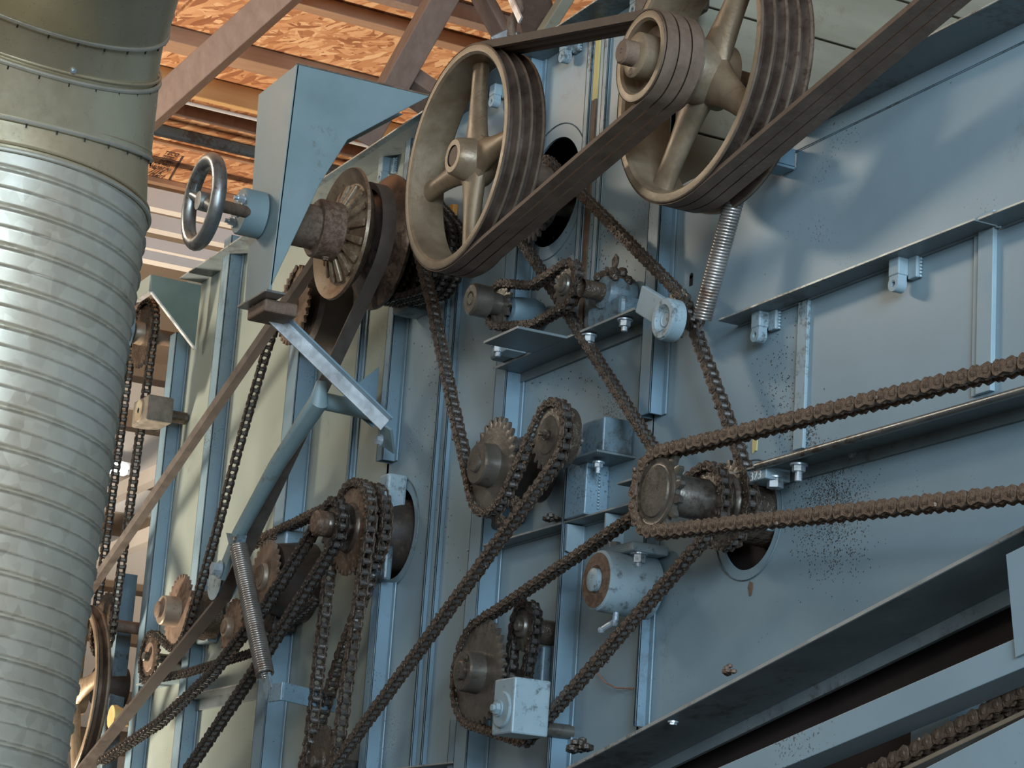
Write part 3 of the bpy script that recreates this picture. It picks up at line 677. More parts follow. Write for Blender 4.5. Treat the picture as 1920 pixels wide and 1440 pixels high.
speck(1500, 1610, 870, 1010, 2200, r0=.0004, r1=.0013); speck(1430, 1500, 640, 850, 260, r1=.0016); speck(1480, 1540, 790, 850, 250, r1=.0016); speck(1500, 1620, 990, 1090, 260, r1=.0014)
speck(1060, 1180, 420, 560, 160); speck(790, 860, 500, 1000, 200); speck(960, 1160, 690, 760, 70)

# ---- incline at the lower right
ang = math.atan(sl)
def slope_bar(name, pa, pb, Ya, depth, hgt, mat, parent, lab=None, ext=0.25, bev=.001):
    a = P(*pa, Ya); b_ = P(*pb, Ya); d = (b_ - a).normalized(); b_ = b_ + d * ext; a = a - d * ext
    up = Vector((-d.z, 0, d.x)); c = Vector((0, depth / 2, 0)) - up * hgt / 2
    return MB().bar(a + c, b_ + c, depth, hgt, up=up).obj(name, mat, parent, bevel=bev, label=lab)
IN = thing('inclined_conveyor_frame', 'blue sloping steel conveyor frame along the lower right corner', 'frame', P(1500, 1300, 0))
slope_bar('side_flange', (1060, 1440), (1920, 985), -DB, DB, .006, 'ledge_paint', IN, 'wide flange with a worn bright edge')
slope_bar('worn_edge', (1060, 1440), (1920, 985), -DB - .0008, .0008, .005, 'worn_edge_steel', IN, bev=0)
slope_bar('inner_web', (1280, 1402), (1890, 1102), -.012, .008, .022, 'ledge_paint', IN)
slope_bar('rail', (1345, 1440), (1905, 1196), -.14, .05, .038, 'blue_paint', IN, 'bright blue upper rail')
slope_bar('rail', (1735, 1440), (1920, 1345), -.14, .05, .06, 'blue_paint', IN, 'bright blue lower rail')
slope_bar('wear_strip', (1690, 1440), (1920, 1330), -.085, .03, .006, 'tan_sprocket', IN, 'tan worn strip under the chain')
a = P(1240, 1440, .03); b_ = P(1930, 1150, .03)
MB().box(-0.1, xR, .03, .036, 1.2, 2.3).obj('dark_backing', 'interior_shade', IN)  # near-black sheet stands in for the shade inside the frame
c = P(1886, 1060, -.145); MB().prism_xz([(c.x, P(1886, 1040, -.145).z), (c.x + .02, P(1907, 1232, -.145).z), (c.x + .3, P(1907, 1232, -.145).z + .06), (c.x + .3, P(1886, 1040, -.145).z + .06)], -.145, -.139).obj('end_plate', 'blue_paint', IN)

# ---- boards closing the end of the taller section
eb = thing('end_boarding', 'weathered greenish planks closing the machine end behind the large pulley', 'boards', (xE + .01, .3, 3.1))
zz = 2.93
for hgt in (.10, .125, .11, .12, .12):
    MB().box(xE + .002, xE + .02 + random.uniform(0, .003), .01, .75, zz, zz + hgt - .004).obj('plank', 'plank_wood', eb, bevel=.002); zz += hgt

# ================================================================== BIG SHEAVES AND V-BELTS
def grooved_rim(x, z, R, y0, n, gw, tin=.020, gd=.014, mat='groove_iron', parent=None, face='cast_iron', seg=72):
    """V-grooved rim, n grooves of pitch gw starting at y0."""
    e = gw * 0.14; prof = [(y0, R - tin), (y0, R)]
    y = y0 + e
    wd = n * gw + 2 * e
    pr = [(y0, R)]
    for k in range(n):
        ya = y0 + e + k * gw
        pr += [(ya, R), (ya + gw * .30, R - gd), (ya + gw * .58, R - gd), (ya + gw * .88, R)]
    pr += [(y0 + wd, R)]
    MB().lathe(x, z, pr, seg).obj('grooved_rim', mat, parent)
    if mat == 'groove_iron':
        for k in range(n + 1):
            yc = y0 + e + k * gw - gw * .06; MB().lathe(x, z, [(yc - gw * .10, R - .0012), (yc - gw * .06, R + .0006), (yc + gw * .06, R + .0006), (yc + gw * .10, R - .0012)], seg).obj('groove_ridge', 'rim_edge_iron', parent)
    MB().lathe(x, z, [(y0 + .0005, R - .001), (y0, R - .0035), (y0, R - tin * .75), (y0 + .004, R - tin), (y0 + wd * .5, R - tin * 1.15), (y0 + wd - .004, R - tin), (y0 + wd, R - tin * .7), (y0 + wd, R - .001)], seg).obj('rim_face', face, parent)
    return wd
def spokes(x, z, r0, r1, y, angs, w, d, mat, parent):
    for a in angs:
        a = math.radians(a); ca, sa = math.cos(a), math.sin(a)
        A = Vector((x + r0 * ca, y, z + r0 * sa)); B = Vector((x + r1 * ca, y, z + r1 * sa)); ax = (B - A).normalized(); s1 = Vector((-sa, 0, ca)); vs = []; fs = []; sg = 16; n = 7
        for i in range(n):
            f = i / (n - 1); c = A.lerp(B, f); ww = w * (1.3 - .55 * f + (.7 * (1 - f) ** 4) + .5 * f ** 6); dd = d * (1.15 - .25 * f)
            vs += [c + s1 * ww / 2 * math.cos(2 * math.pi * k / sg) + Vector((0, 1, 0)) * dd / 2 * math.sin(2 * math.pi * k / sg) for k in range(sg)]
        for i in range(n - 1):
            for k in range(sg): fs.append((i * sg + k, i * sg + (k + 1) % sg, (i + 1) * sg + (k + 1) % sg, (i + 1) * sg + k))
        MB().add(vs, fs).obj('spoke', mat, parent)
Y1 = -0.25
c1 = P(852, 293, Y1); R1 = .205; G = .0225
t = thing('spoked_pulley', 'large four spoked grey brown iron pulley with belt grooves, left at the top', 'pulley', (c1.x, Y1, c1.z))
grooved_rim(c1.x, c1.z, R1, Y1, 3, G, tin=.018, parent=t)
spokes(c1.x, c1.z, .03, R1 - .014, Y1 + .042, (92, 2, -88, 182), .036, .030, 'cast_iron', t)
MB().lathe(c1.x, c1.z, [(Y1 - .004, .020), (Y1 - .004, .030), (Y1, .034), (Y1 + .03, .040), (Y1 + .035, .050), (Y1 + .055, .050), (Y1 + .07, .04), (Y1 + .07, 0)], 36).obj('hub', 'cast_iron', t)
MB().lathe(c1.x, c1.z, [(Y1 - .002, 0), (Y1 - .002, .018), (Y1 + .002, .021), (.1, .021), (.1, 0)], 28).obj('shaft', 'rust', t)
cs = P(1200, 105, Y1); R2 = .073; x2, z2 = cs.x, cs.z
Y2 = Y1 + .083; RB = .212
t = thing('double_pulley', 'stepped iron pulley, small grooved sheave in front of a large spoked one', 'pulley', (x2, Y1, z2))
grooved_rim(x2, z2, R2, Y1, 3, G, tin=.016, parent=t, mat='rim_edge_iron')
MB().lathe(x2, z2, [(Y1 + .024, .057), (Y1 + .024, .030), (Y1 + .03, .03)], 40).obj('web', 'rust', t)
MB().lathe(x2, z2, [(Y1 - .012, .018), (Y1 - .012, .030), (Y1 - .008, .036), (Y1 + .08, .036), (Y1 + .08, .018)], 36).obj('front_hub', 'cast_iron', t)
MB().lathe(x2, z2, [(Y1 - .034, 0), (Y1 - .034, .003), (Y1 - .032, .0035), (Y1 - .034, .004), (Y1 - .034, .017), (Y1 - .031, .020), (.3, .020), (.3, 0)], 28).obj('shaft', 'rust', t)
hexbolt(MB(), (x2 - .005, Y1 - .006, z2 - .026), (0, -1, 0), .006, .004).obj('set_screw', 'rust', t)
c = grooved_rim(x2, z2, RB, Y2, 4, G * .98, tin=.018, parent=t)
spokes(x2, z2, .03, RB - .014, Y2 + .04, (52, 142, 232, 322), .042, .034, 'cast_iron', t)
MB().lathe(x2, z2, [(Y2 - .002, .030), (Y2 - .002, .048), (Y2 + .01, .052), (Y2 + .07, .052), (Y2 + .075, .03)], 36).obj('rear_hub', 'cast_iron', t)
ga = .14 * G
for k in range(3):
    yy = Y1 + ga + (k + .44) * G
    belt(('front belt nearest the viewer joining the spoked pulley to the small sheave', 'middle of the three belts joining the spoked pulley to the small sheave', 'rear belt of the three joining the spoked pulley to the small sheave')[k],
         [(c1.x, c1.z, R1 - .003), (x2, z2, R2 - .003)], yy, .0195, .010, .0125, closed=True, group='belts between the two top pulleys')
fm = P(2140, -395, Y2 + .04)
for k in range(4):
    yy = Y2 + ga + (k + .44) * G * .98
    if k == 3: continue
    belt(('front belt running from the large pulley up out of the top right corner', 'second belt from the front running from the large pulley to the top right corner', 'rear belt running from the large pulley to the top right corner')[k],
         [(x2, z2, RB - .003), (fm.x, fm.z, .06)], yy, .0195, .010, .0125, closed=True, group='belts from the large pulley to the top right')
# dark box behind the small sheave at the top
c = P(1215, 20, -.03)
tag(MB().box(c.x, c.x + .13, -.06, 0.02, c.z - .035, c.z + .25).obj('motor_guard', 'dark_rubber_drum', None, bevel=.01), 'dark rounded guard box behind the small sheave at the top edge', 'guard')
# ================================================================== SPROCKETS AND CHAINS, right group
pR = .0232; p_ = .0175
YA, YE, YB_ = -.17, -.088, -.05
s1 = sprocket('front sprocket with smooth ringed face holding the long chain to the right', 1237, 923, YA, 75, thick=.014, p=pR, front=.009, shaft=.020, back=.08, hub=None)
MB().lathe(s1['x'], s1['z'], [(YA - .0105, 0), (YA - .0105, .038), (YA - .008, .040), (YA - .007, .044), (YA - .0085, .050), (YA - .0065, .053), (YA - .005, .053)], 48).obj('face_ring', 'sprocket_steel', s1['t'])
s2 = sprocket('greasy middle sprocket directly behind the ringed front sprocket', 0, 0, YE, 0, xz=(s1['x'], s1['z']), R=.052, p=p_, thick=.011, hub=(.031, .066), front=.066, shaft=.02)
s3 = sprocket('rear greasy sprocket nearest the panel hole on the same shaft', 0, 0, YB_, 0, xz=(s1['x'], s1['z']), R=.064, p=p_, thick=.011, hub=(.045, .012), front=.02, shaft=.022, back=.08)
# bearing drum wrapped in grease
t = thing('flange_bearing', 'grease caked round bearing in the panel hole behind the three sprockets', 'bearing', (s1['x'], -.02, s1['z']))
MB().lathe(s1['x'], s1['z'], [(-.038, .022), (-.038, .045), (-.030, .054), (.02, .056), (.05, .05), (.06, .02)], 36).obj('housing', 'grease', t)
rt = P(2140, 630, YA); rb = P(2140, 903, YA)
chain('long dusty brown chain running from the ringed sprocket out to the right edge', [(rt.x, rt.z, 0), (s1['x'], s1['z'], -s1['R']), (rb.x, rb.z, 0)], YA, pR, 'dusty_chain', False)
# lower large sprocket with box idler
s4 = sprocket('large speckled sprocket with raised round hub at bottom centre', 900, 1262, YE, 97, thick=.011, p=p_, hub=(.036, .036), front=.042, shaft=.017, boss=(0.9, .026), back=.05)
ci = P(985, 1362, YE)
s5 = sprocket('small idler sprocket hidden behind the grey blue block', 985, 1362, YE, 30, p=p_, front=.02, shaft=.012)
chain('greasy chain looping from the triple sprockets down round the speckled sprocket', [(s2['x'], s2['z'], s2['R']), (ci.x, ci.z, s5['R']), (s4['x'], s4['z'], s4['R'])], YE, p_, 'greasy_chain', True)
c = P(966, 1268, -.165); zt = c.z; zb = P(971, 1368, -.165).z
t = thing('tensioner_block', 'grey blue block with a round boss in front of the speckled sprocket', 'block', (c.x, -.165, zb))
MB().box(c.x - .072, c.x, -.165, -.098, zb - .004, zt).obj('block', 'light_blue_paint', t, bevel=.003)
cc = ((c.x - .036), (zt + zb) / 2 - .008)
MB().lathe(cc[0], cc[1], [(-.169, 0), (-.169, .028), (-.167, .030), (-.165, .030)], 32).obj('boss', 'light_blue_paint', t)
hexbolt(MB(), (cc[0] - .005, -.169, cc[1] + .002), (0, -1, 0), .010, .007, True, .005).obj('bolt', 'light_blue_paint', t)
# dark sprocket behind, upper right of the large one
s6 = sprocket('small dark greasy sprocket behind the speckled one', 985, 1175, -.05, 42, p=p_, mat='sprocket_steel', hub=(.02, .012), front=.018, shaft=.010, back=.03)
s6b = P(965, 1320, -.05)
chain('dark greasy chain hanging behind the speckled sprocket', [(s6['x'], s6['z'], s6['R']), (s6b.x, s6b.z, .024)], -.05, p_, 'dark_chain', True)
t = thing('shaft_housing', 'brown grimy shaft housing between the small dark sprocket and the post', 'bearing', P(1010, 1190, -.02))
c = P(1018, 1185, -.02); MB().lathe(c.x, c.z, [(-.045, 0), (-.045, .018), (-.02, .022), (0, .022)], 24).obj('collar', 'grease', t)
c = P(1005, 1260, -.02); MB().box(c.x - .035, c.x + .02, -.02, -.001, c.z - .05, c.z + .045).obj('mounting_plate', 'grimy_blue', t, bevel=.004)
# pillow bearing, lower middle
t = thing('pillow_bearing', 'grey round pillow bearing with rusty face bolted under the narrow shelf', 'bearing', P(1110, 1085, -.11))
c = P(1118, 1088, -.105); bx_, bz = c.x, c.z
MB().lathe(bx_, bz, [(-.105, .026), (-.105, .045), (-.102, .049), (-.010, .052), (-.006, .03)], 40).obj('housing', 'light_blue_paint', t)
MB().lathe(bx_, bz, [(-.104, .018), (-.108, .024), (-.1065, .036), (-.1055, .0445)], 40).obj('rusty_face', 'rust', t)
MB().lathe(bx_, bz, [(-.1145, 0), (-.1145, .002), (-.113, .0025), (-.1145, .003), (-.1145, .016), (-.1125, .019), (.02, .019)], 32).obj('shaft_end', 'light_blue_paint', t)
MB().box(bx_ - .055, bx_ + .055, -.075, -.005, bz + .046, bz + .062).obj('foot', 'light_blue_paint', t, bevel=.004)
hexbolt(MB(), (bx_ + .040, -.052, bz + .046), (0, 0, -1), .011, .013, True, .006).obj('bolt', 'zinc', t)
hexbolt(MB(), (bx_ - .040, -.052, bz + .062), (0, 0, 1), .010, .010).obj('bolt', 'zinc', t)
mb = MB().tube([(bx_ + .008, -.07, bz - .048), (bx_ + .01, -.072, bz - .062)], .005, 8); mb.sphere((bx_ + .010, -.074, bz - .066), .0065, 8); mb.tube([(bx_ + .008, -.076, bz - .066), (bx_ - .008, -.085, bz - .076)], .0045, 8); mb.sphere((bx_ - .009, -.086, bz - .077), .006, 8)
mb.obj('grease_nipple', 'zinc', t)
# upper chain B: rear sprocket -> idler -> hidden sprocket behind the spoked pulley
top = P(1003, 375, YB_); RT = .078
sT = sprocket('dark greasy sprocket behind the spoked pulley in the upper round hole', 0, 0, YB_, 0, xz=(top.x, top.z), R=RT, p=p_, mat='dark_rubber_drum', hub=(.05, .02), front=.03, shaft=.02, back=.06)
idl = P(1268, 592, YB_)
sI = sprocket('greasy idler sprocket behind the pale grey round cap', 0, 0, YB_, 0, xz=(idl.x, idl.z), R=.040, p=p_, hub=(.018, .015), front=.03, shaft=.012, back=-.01)
chain('thick greasy chain from the upper round hole over the idler to the triple sprockets', [(s3['x'], s3['z'], -s3['R']), (idl.x - .012, idl.z, .040 * -1 * -1 if False else -.040), (top.x, top.z, -RT), ], YB_, p_, 'greasy_chain', True)
t = thing('chain_tensioner', 'pale grey idler arm with a round ringed cap, right of the chain', 'tensioner', P(1240, 597, -.11))
c = P(1241, 597, -.115)
MB().lathe(c.x, c.z, [(-.108, 0), (-.108, .010), (-.110, .012), (-.108, .014), (-.111, .020), (-.115, .023), (-.115, .031), (-.112, .034), (-.090, .034), (-.088, 0)], 40).obj('round_cap', 'light_blue_paint', t)
a = P(1208, 572, -.09); b2 = Vector((c.x, -.095, c.z + .003))
MB().bar(a + Vector((-.01, 0, .012)), b2, .012, .046, up=(-.5, 0, 1)).obj('arm', 'light_blue_paint', t, bevel=.002)
# small loop at the left: capped shaft and sprocket U
YC = -.085
sU = sprocket('greasy brown sprocket with ring collar above the shelf', 1063, 535, YC, 42, p=p_, hub=(.020, .010), front=.014, shaft=.015, back=-.01)
xl, zl = P(938, 572, YC).x, P(938, 572, YC).z
sV = sprocket('small greasy sprocket behind the round capped shaft', 0, 0, YC, 0, xz=(xl, zl), R=.040, p=p_, hub=(.016, .02), front=.02, shaft=.012, back=-.03)
t = sV['t']
MB().lathe(xl, zl, [(YC - .062, 0), (YC - .062, .010), (YC - .060, .012), (YC - .062, .014), (YC - .062, .026), (YC - .059, .030), (YC - .028, .030), (YC - .026, .022), (YC, .02)], 36).obj('cap', 'sprocket_steel', t)
chain('short slack greasy chain loop round the capped shaft above the shelf', [(sU['x'], sU['z'], sU['R']), ((sU['x'] + xl) / 2 + .01, (sU['z'] + zl) / 2 - .055, .002), (xl, zl, sV['R']), ((sU['x'] + xl) / 2, (sU['z'] + zl) / 2 + .020, -.002)], YC, p_, 'greasy_chain', True)
t = thing('pillow_block', 'grey pillow block with greasy top on the right end of the shelf', 'bearing', P(1150, 560, -.03))
c = P(1152, 553, -.035); MB().lathe(c.x, c.z, [(-.06, .016), (-.058, .028), (-.035, .036), (-.008, .034), (-.006, .02)], 32).obj('housing', 'grimy_blue', t)
MB().box(c.x - .06, c.x + .06, -.055, -.006, zS + .001, c.z - .015).obj('foot', 'grimy_blue', t, bevel=.008)
mb = MB()
for k in range(26): mb.sphere((c.x + random.uniform(-.03, .03), -.035 + random.uniform(-.02, .012), c.z + .026 + random.uniform(-.012, .012)), random.uniform(.006, .012), 8)
mb.obj('grease_lump', 'grease', t); MB().lathe(c.x, c.z, [(-.10, .016), (-.02, .016)], 20).obj('shaft', 'grease', t)
t = thing('pillow_block', 'dirty pillow block inside the short chain loop', 'bearing', P(975, 590, -.05))
c = P(985, 585, -.045); MB().lathe(c.x - .01, c.z, [(-.075, .014), (-.073, .025), (-.03, .032), (-.01, .026)], 32).obj('housing', 'grimy_blue', t)
MB().box(c.x - .055, c.x + .045, -.085, -.02, zS + .001, zS + .022).obj('foot', 'grimy_blue', t, bevel=.006)
MB().box(c.x + .0, c.x + .045, -.10, -.06, zS - .002, zS + .016).obj('spacer', 'light_blue_paint', t, bevel=.002)
hexbolt(MB(), (c.x + .02, -.05, zS + .022), (0, 0, 1), .010, .012).obj('bolt', 'grimy_blue', t)
# centre pair and long chain D
YD = -.12
s7 = sprocket('large greasy sprocket with domed hub left of centre', 925, 874, YD, 88, p=.0188, thick=.010, hub=(.038, .034), front=.038, shaft=.017, back=.03)
s8 = sprocket('flat faced greasy sprocket with a small centre bolt above the long chain', 1033, 817, YD, 62, p=.0188, thick=.012, front=.008, shaft=.008, dished=1, back=-.01)
hexbolt(MB(), (s8['x'], YD - .010, s8['z']), (0, -1, 0), .007, .006, True, .006).obj('centre_bolt', 'grease', s8['t'])
MB().lathe(s8['x'], s8['z'], [(YD + .012, 0), (YD + .012, .055), (YD + .03, .053), (YD + .03, 0)], 36).obj('rear_disc', 'grease', s8['t'])
a = P(800, 500, YD); e = P(560, 1528, YD)
chain('long greasy chain from the upper sprocket stack round both centre sprockets to the bottom left', [(P(778, 440, YD).x, P(778, 440, YD).z, 0), (P(812, 575, YD).x, P(812, 575, YD).z, 0), (P(846, 740, YD).x, P(846, 740, YD).z, -.002), (s7['x'], s7['z'], -s7['R']), (s8['x'], s8['z'], s8['R']), (e.x, e.z, 0)], YD, .0188, 'greasy_chain', False)
t = thing('flange_bearing', 'dark square flanged bearing behind the domed hub sprocket', 'bearing', P(960, 930, -.03))
c = P(965, 900, -.01); MB().box(c.x - .08, c.x + .045, -.022, -.002, c.z - .085, c.z + .075).obj('flange', 'grease', t, bevel=.006)
MB().lathe(s7['x'], s7['z'], [(-.09, .03), (-.09, .042), (-.02, .05)], 32).obj('housing', 'dark_rubber_drum', t)
hexbolt(MB(), P(950, 958, -.022), (0, -1, 0), .010, .008).obj('bolt', 'grimy_blue', t)
# ================================================================== left centre stack
def stack_center(px, py, Y): c = P(px, py, Y); return c.x, c.z
sx, sz = stack_center(738, 1003, 0)
k1 = sprocket('small front sprocket of the stack at left centre', 0, 0, -.135, 0, xz=(sx, sz), R=.048, p=p_, hub=(.026, .020), front=.03, shaft=.022, back=.03)
k2 = sprocket('large reddish brown sprocket of the left centre stack', 0, 0, -.093, 0, xz=(sx, sz), R=.092, p=p_, hub=(.05, .012), front=.02, shaft=.02, mat='sprocket_steel', toothmat='rust', back=.03)
k3 = sprocket('rear sprocket of the left centre stack beside the round hole', 0, 0, -.058, 0, xz=(sx, sz), R=.090, p=p_, hub=(.05, .01), front=.02, shaft=.02, back=.05)
MB().lathe(sx, sz, [(-.176, 0), (-.176, .020), (-.172, .025), (-.16, .026), (-.145, .026)], 28).obj('shaft_cap', 'rust', k1['t'])
t = thing('round_bearing', 'dark round bearing drum filling the hole beside the left centre stack', 'bearing', (sx, -.02, sz))
MB().lathe(sx, sz, [(-.046, .03), (-.046, .055), (-.035, .068), (-.01, .074), (.05, .076), (.05, .02)], 40).obj('drum', 'dark_rubber_drum', t)
c = P(712, 1070, -.045); MB().box(c.x - .025, c.x + .022, -.045, -.028, c.z - .020, c.z + .05).obj('lower_flange', 'grimy_blue', t, bevel=.005)
hexbolt(MB(), P(711, 1072, -.045), (0, -1, 0), .011, .008).obj('bolt', 'grimy_blue', t)
c = P(722, 925, -.04); MB().box(c.x - .025, c.x + .02, -.045, -.001, c.z - .045, c.z + .04).obj('upper_flange', 'light_blue_paint', t, bevel=.006)
hexbolt(MB(), P(727, 930, -.045), (0, -1, 0), .010, .007).obj('bolt', 'light_blue_paint', t)
# strands
def xz(px, py, Y): c = P(px, py, Y); return (c.x, c.z, 0)
pL = .0212
chain('two stranded dark chain running from the small front sprocket down to the bottom left', [xz(190, 1428, -.135), xz(300, 1355, -.135), xz(400, 1262, -.135), xz(500, 1135, -.135), (sx, sz, k1['R']), xz(470, 1270, -.135), xz(345, 1455, -.135)], -.135, pL, 'dark_chain', False)
lo1 = P(603, 1430, -.093)
kb = sprocket('grease coated sprocket at the bottom between two vertical chains', 0, 0, -.093, 0, xz=(lo1.x, lo1.z), R=.070, p=p_, mat='grease', hub=(.03, .01), front=.02, shaft=.012)
chain('reddish chain in two vertical strands between the large stack sprocket and the bottom sprocket', [(sx, sz, k2['R']), (lo1.x, lo1.z, .070)], -.093, pL, 'greasy_chain', True)
chain('dark chain entering from the left over the rear stack sprocket and slanting down behind', [xz(455, 1030, -.058), xz(540, 988, -.058), (sx, sz, k3['R'] * .99), xz(640, 1230, -.058), xz(603, 1345, -.058), xz(560, 1470, -.058)], -.058, pL, 'greasy_chain', False)
lc = P(500, 1003, -.155)
# ================================================================== upper stack behind the variable sheave
vx, vz = P(650, 440, -.19).x, P(650, 440, -.19).z
def at_axis(Y): return (vx, vz)
RV = .135
t = thing('variable_sheave', 'rusty variable speed sheave with radial ribs on its front flange', 'pulley', (vx, -.19, vz))
MB().lathe(vx, vz, [(-.205, .050), (-.200, .070), (-.190, RV * .78), (-.196, RV * .86), (-.205, RV), (-.199, RV + .002), (-.176, RV * .80), (-.160, .04)], 64).obj('front_flange', 'cast_iron', t)
for k in range(16):
    a = 2 * math.pi * k / 16; ca, sa = math.cos(a), math.sin(a)
    MB().bar((vx + .05 * ca, -.207, vz + .05 * sa), (vx + RV * .76 * ca, -.195, vz + RV * .76 * sa), .012, .020, up=(0, 1, 0), w2=.018, h2=.006).obj('cooling_rib', 'cast_iron', t, bevel=.003)
MB().lathe(vx, vz, [(-.105, RV + .004), (-.112, RV + .006), (-.118, RV + .002), (-.140, RV * .78), (-.155, .05), (-.10, .05), (-.10, RV * .7), (-.105, RV + .004)], 64).obj('rear_flange', 'groove_iron', t)
MB().lathe(vx, vz, [(-.262, .040), (-.262, .056), (-.258, .060), (-.215, .060), (-.205, .052), (-.200, .04)], 40).obj('collar', 'rust', t)
MB().lathe(vx, vz, [(-.345, 0), (-.345, .045), (-.262, .045), (-.15, .04)], 40).obj('sleeve', 'rust', t)
hexbolt(MB(), (vx + .010, -.235, vz - .060), (0, 0, -1), .006, .004).obj('set_screw', 'rust', t)
u1 = sprocket('black multi strand sprocket behind the variable sheave', 0, 0, -.085, 0, xz=(vx, vz), R=.118, p=.0165, mat='dark_chain', hub=(.06, .01), front=.03, shaft=.02, back=.05, strands=3)
c_ = P(812, 478, -.085)
chain('wide black triple chain bulging right from behind the variable sheave', [(vx, vz, .118), (c_.x - .04, c_.z + .01, .075)], -.062, .0165, 'dark_chain', True, strands=3)
# gusset bracket with the handwheel screw
X0 = P(505, 545, -.385).x
e1 = PXp(557, 120, X0); e2 = PXp(806, 180, X0); e3 = PXp(652, 262, X0); e4 = PXp(600, 345, X0); e5 = PXp(505, 545, X0); e6 = PXp(498, 548, X0)
t = thing('sheave_bracket', 'tall tapering blue green steel bracket carrying the handwheel, at upper left', 'bracket', (X0, e1.y, e5.z))
MB().prism_yz([(q.y, q.z) for q in (e1, e2, e3, e4, e5)], X0 - .005, X0).obj('side_gusset', 'guard_paint', t, bevel=.0015)
WX = .13
q = [e5, e1, Vector((X0 - .205, e1.y, e1.z)), Vector((X0 - WX, e5.y, e5.z))]; off = Vector((0, .005, 0))
MB().add([v + Vector((0, -.0005, 0)) for v in q] + [v + off for v in q], [(0, 1, 2, 3), (7, 6, 5, 4), (0, 4, 5, 1), (1, 5, 6, 2), (2, 6, 7, 3), (3, 7, 4, 0)]).obj('front_plate', 'guard_paint', t, bevel=.0012)
MB().prism_yz([(v.y, v.z) for v in (e1, e2, e3, e4, e5)], X0 - WX, X0 - WX + .005).obj('rear_gusset', 'guard_paint', t, bevel=.0015)
MB().bar(e1 + Vector((-.002, 0, .001)), e2 + Vector((-.002, 0, .001)), .007, .003).obj('rusty_edge', 'rust', t)
yf = e5.y
# collar, screw rod and handwheel on the same axis
hx, hz = P(488, 404, yf).x, P(488, 404, yf).z
MB().lathe(hx, hz, [(yf - .045, .014), (yf - .045, .044), (yf - .042, .047), (yf, .047), (yf, .02)], 40).obj('screw_collar', 'guard_paint', t)
for a in (40, 220): hexbolt(MB(), (hx + .028 * math.cos(math.radians(a)), yf - .045, hz + .028 * math.sin(math.radians(a))), (0, -1, 0), .008, .010, True, .008).obj('bolt', 'zinc', t)
MB().box(X0 - WX - .01, X0 + .012, yf - .012, yf + .03, e5.z - .006, e5.z - .001).obj('foot_plate', 'steel_edge', t, bevel=.001)
MB().box(X0 - .125, X0 - .03, yf + .005, yf + .075, e5.z - .032, e5.z - .006).obj('foot_block', 'rust', t, bevel=.004)
t = thing('handwheel', 'plain grey steel handwheel on a rusty screw rod, left of the bracket', 'handwheel', (hx, yf - .17, hz))
hy = yf - .165; RH = .081
hc = P(382, 378, hy); hx2, hz2 = hc.x, hc.z
mb = MB().tube([(hx2 + RH * math.cos(2 * math.pi * k / 48), hy, hz2 + RH * math.sin(2 * math.pi * k / 48)) for k in range(48)], .0145, 14, closed=True); mb.obj('rim', 'steel_edge', t)
for a in (155, 335): 
    a = math.radians(a); MB().tube([(hx2 + .01 * math.cos(a), hy + .006, hz2 + .01 * math.sin(a)), (hx2 + .06 * math.cos(a), hy + .004, hz2 + .06 * math.sin(a)), (hx2 + RH * math.cos(a), hy, hz2 + RH * math.sin(a))], [.014, .011, .013], 12).obj('spoke', 'steel_edge', t)
MB().lathe(hx2, hz2, [(hy - .012, 0), (hy - .012, .018), (hy + .02, .02), (hy + .02, 0)], 24).obj('hub', 'steel_edge', t)
MB().tube([(hx2, hy, hz2), (hx, yf, hz)], .012, 14).obj('screw_rod', 'rust', t)
# flat bar strut from bracket foot to post
t = thing('strut_bar', 'shiny bent flat steel strut slanting from the bracket foot down to the post', 'strut', P(480, 556, yf))
a = P(478, 560, yf + .01); b_ = P(722, 797, -.08)
MB().bar(a, b_, .005, .030, up=(0, -.2, 1)).obj('web', 'bright_steel', t, bevel=.001)
d = (b_ - a).normalized(); sd = d.cross(Vector((0, -.2, 1))).normalized(); up_ = sd.cross(d).normalized()
if sd.x < 0: sd = -sd
MB().bar(a + up_ * .0145 + sd * .009, b_ + up_ * .0145 + sd * .009, .022, .004, up=up_).obj('flange', 'blue_post_paint', t, bevel=.001)
MB().bar(b_, P(728, 842, -.05), .006, .04, up=(1, 0, 0)).obj('foot_tab', 'guard_paint', t, bevel=.001)
hexbolt(MB(), P(714, 826, -.085), (0, -1, 0), .009, .008).obj('bolt', 'zinc', t)
# idler arm of blue tube
t = thing('belt_tensioner', 'blue grey welded tube arm reaching down to the long spring', 'tensioner', P(600, 745, -.19))
a = P(712, 775, -.03); b_ = P(597, 750, -.185)
MB().tube([a, b_], .018, 20).obj('pivot_tube', 'guard_paint', t)
MB().tube([P(603, 715, -.19), P(598, 752, -.19), P(520, 870, -.19), P(447, 1003, -.19)], [.010, .020, .017, .015], 18).obj('arm_tube', 'guard_paint', t)
c = P(706, 730, -.03); MB().prism_xz([(c.x, P(728, 680, -.03).z), (c.x - .12, P(655, 748, -.03).z), (c.x, P(728, 790, -.03).z)], -.032, -.028).prism_yz([(-.03, P(728, 680, -.03).z), (-.115, P(655, 748, -.1).z), (-.03, P(728, 790, -.03).z)], c.x - .002, c.x + .002).obj('gusset', 'blue_post_paint', t)
MB().bar(P(447, 1000, -.19), P(415, 1080, -.19), .012, .034, up=(1, 0, .3)).obj('end_strap', 'guard_paint', t, bevel=.002)
mb = hexbolt(MB(), P(412, 1068, -.2), (0, -1, 0), .015, .016, True, .0); mb.obj('bolt', 'zinc', t)
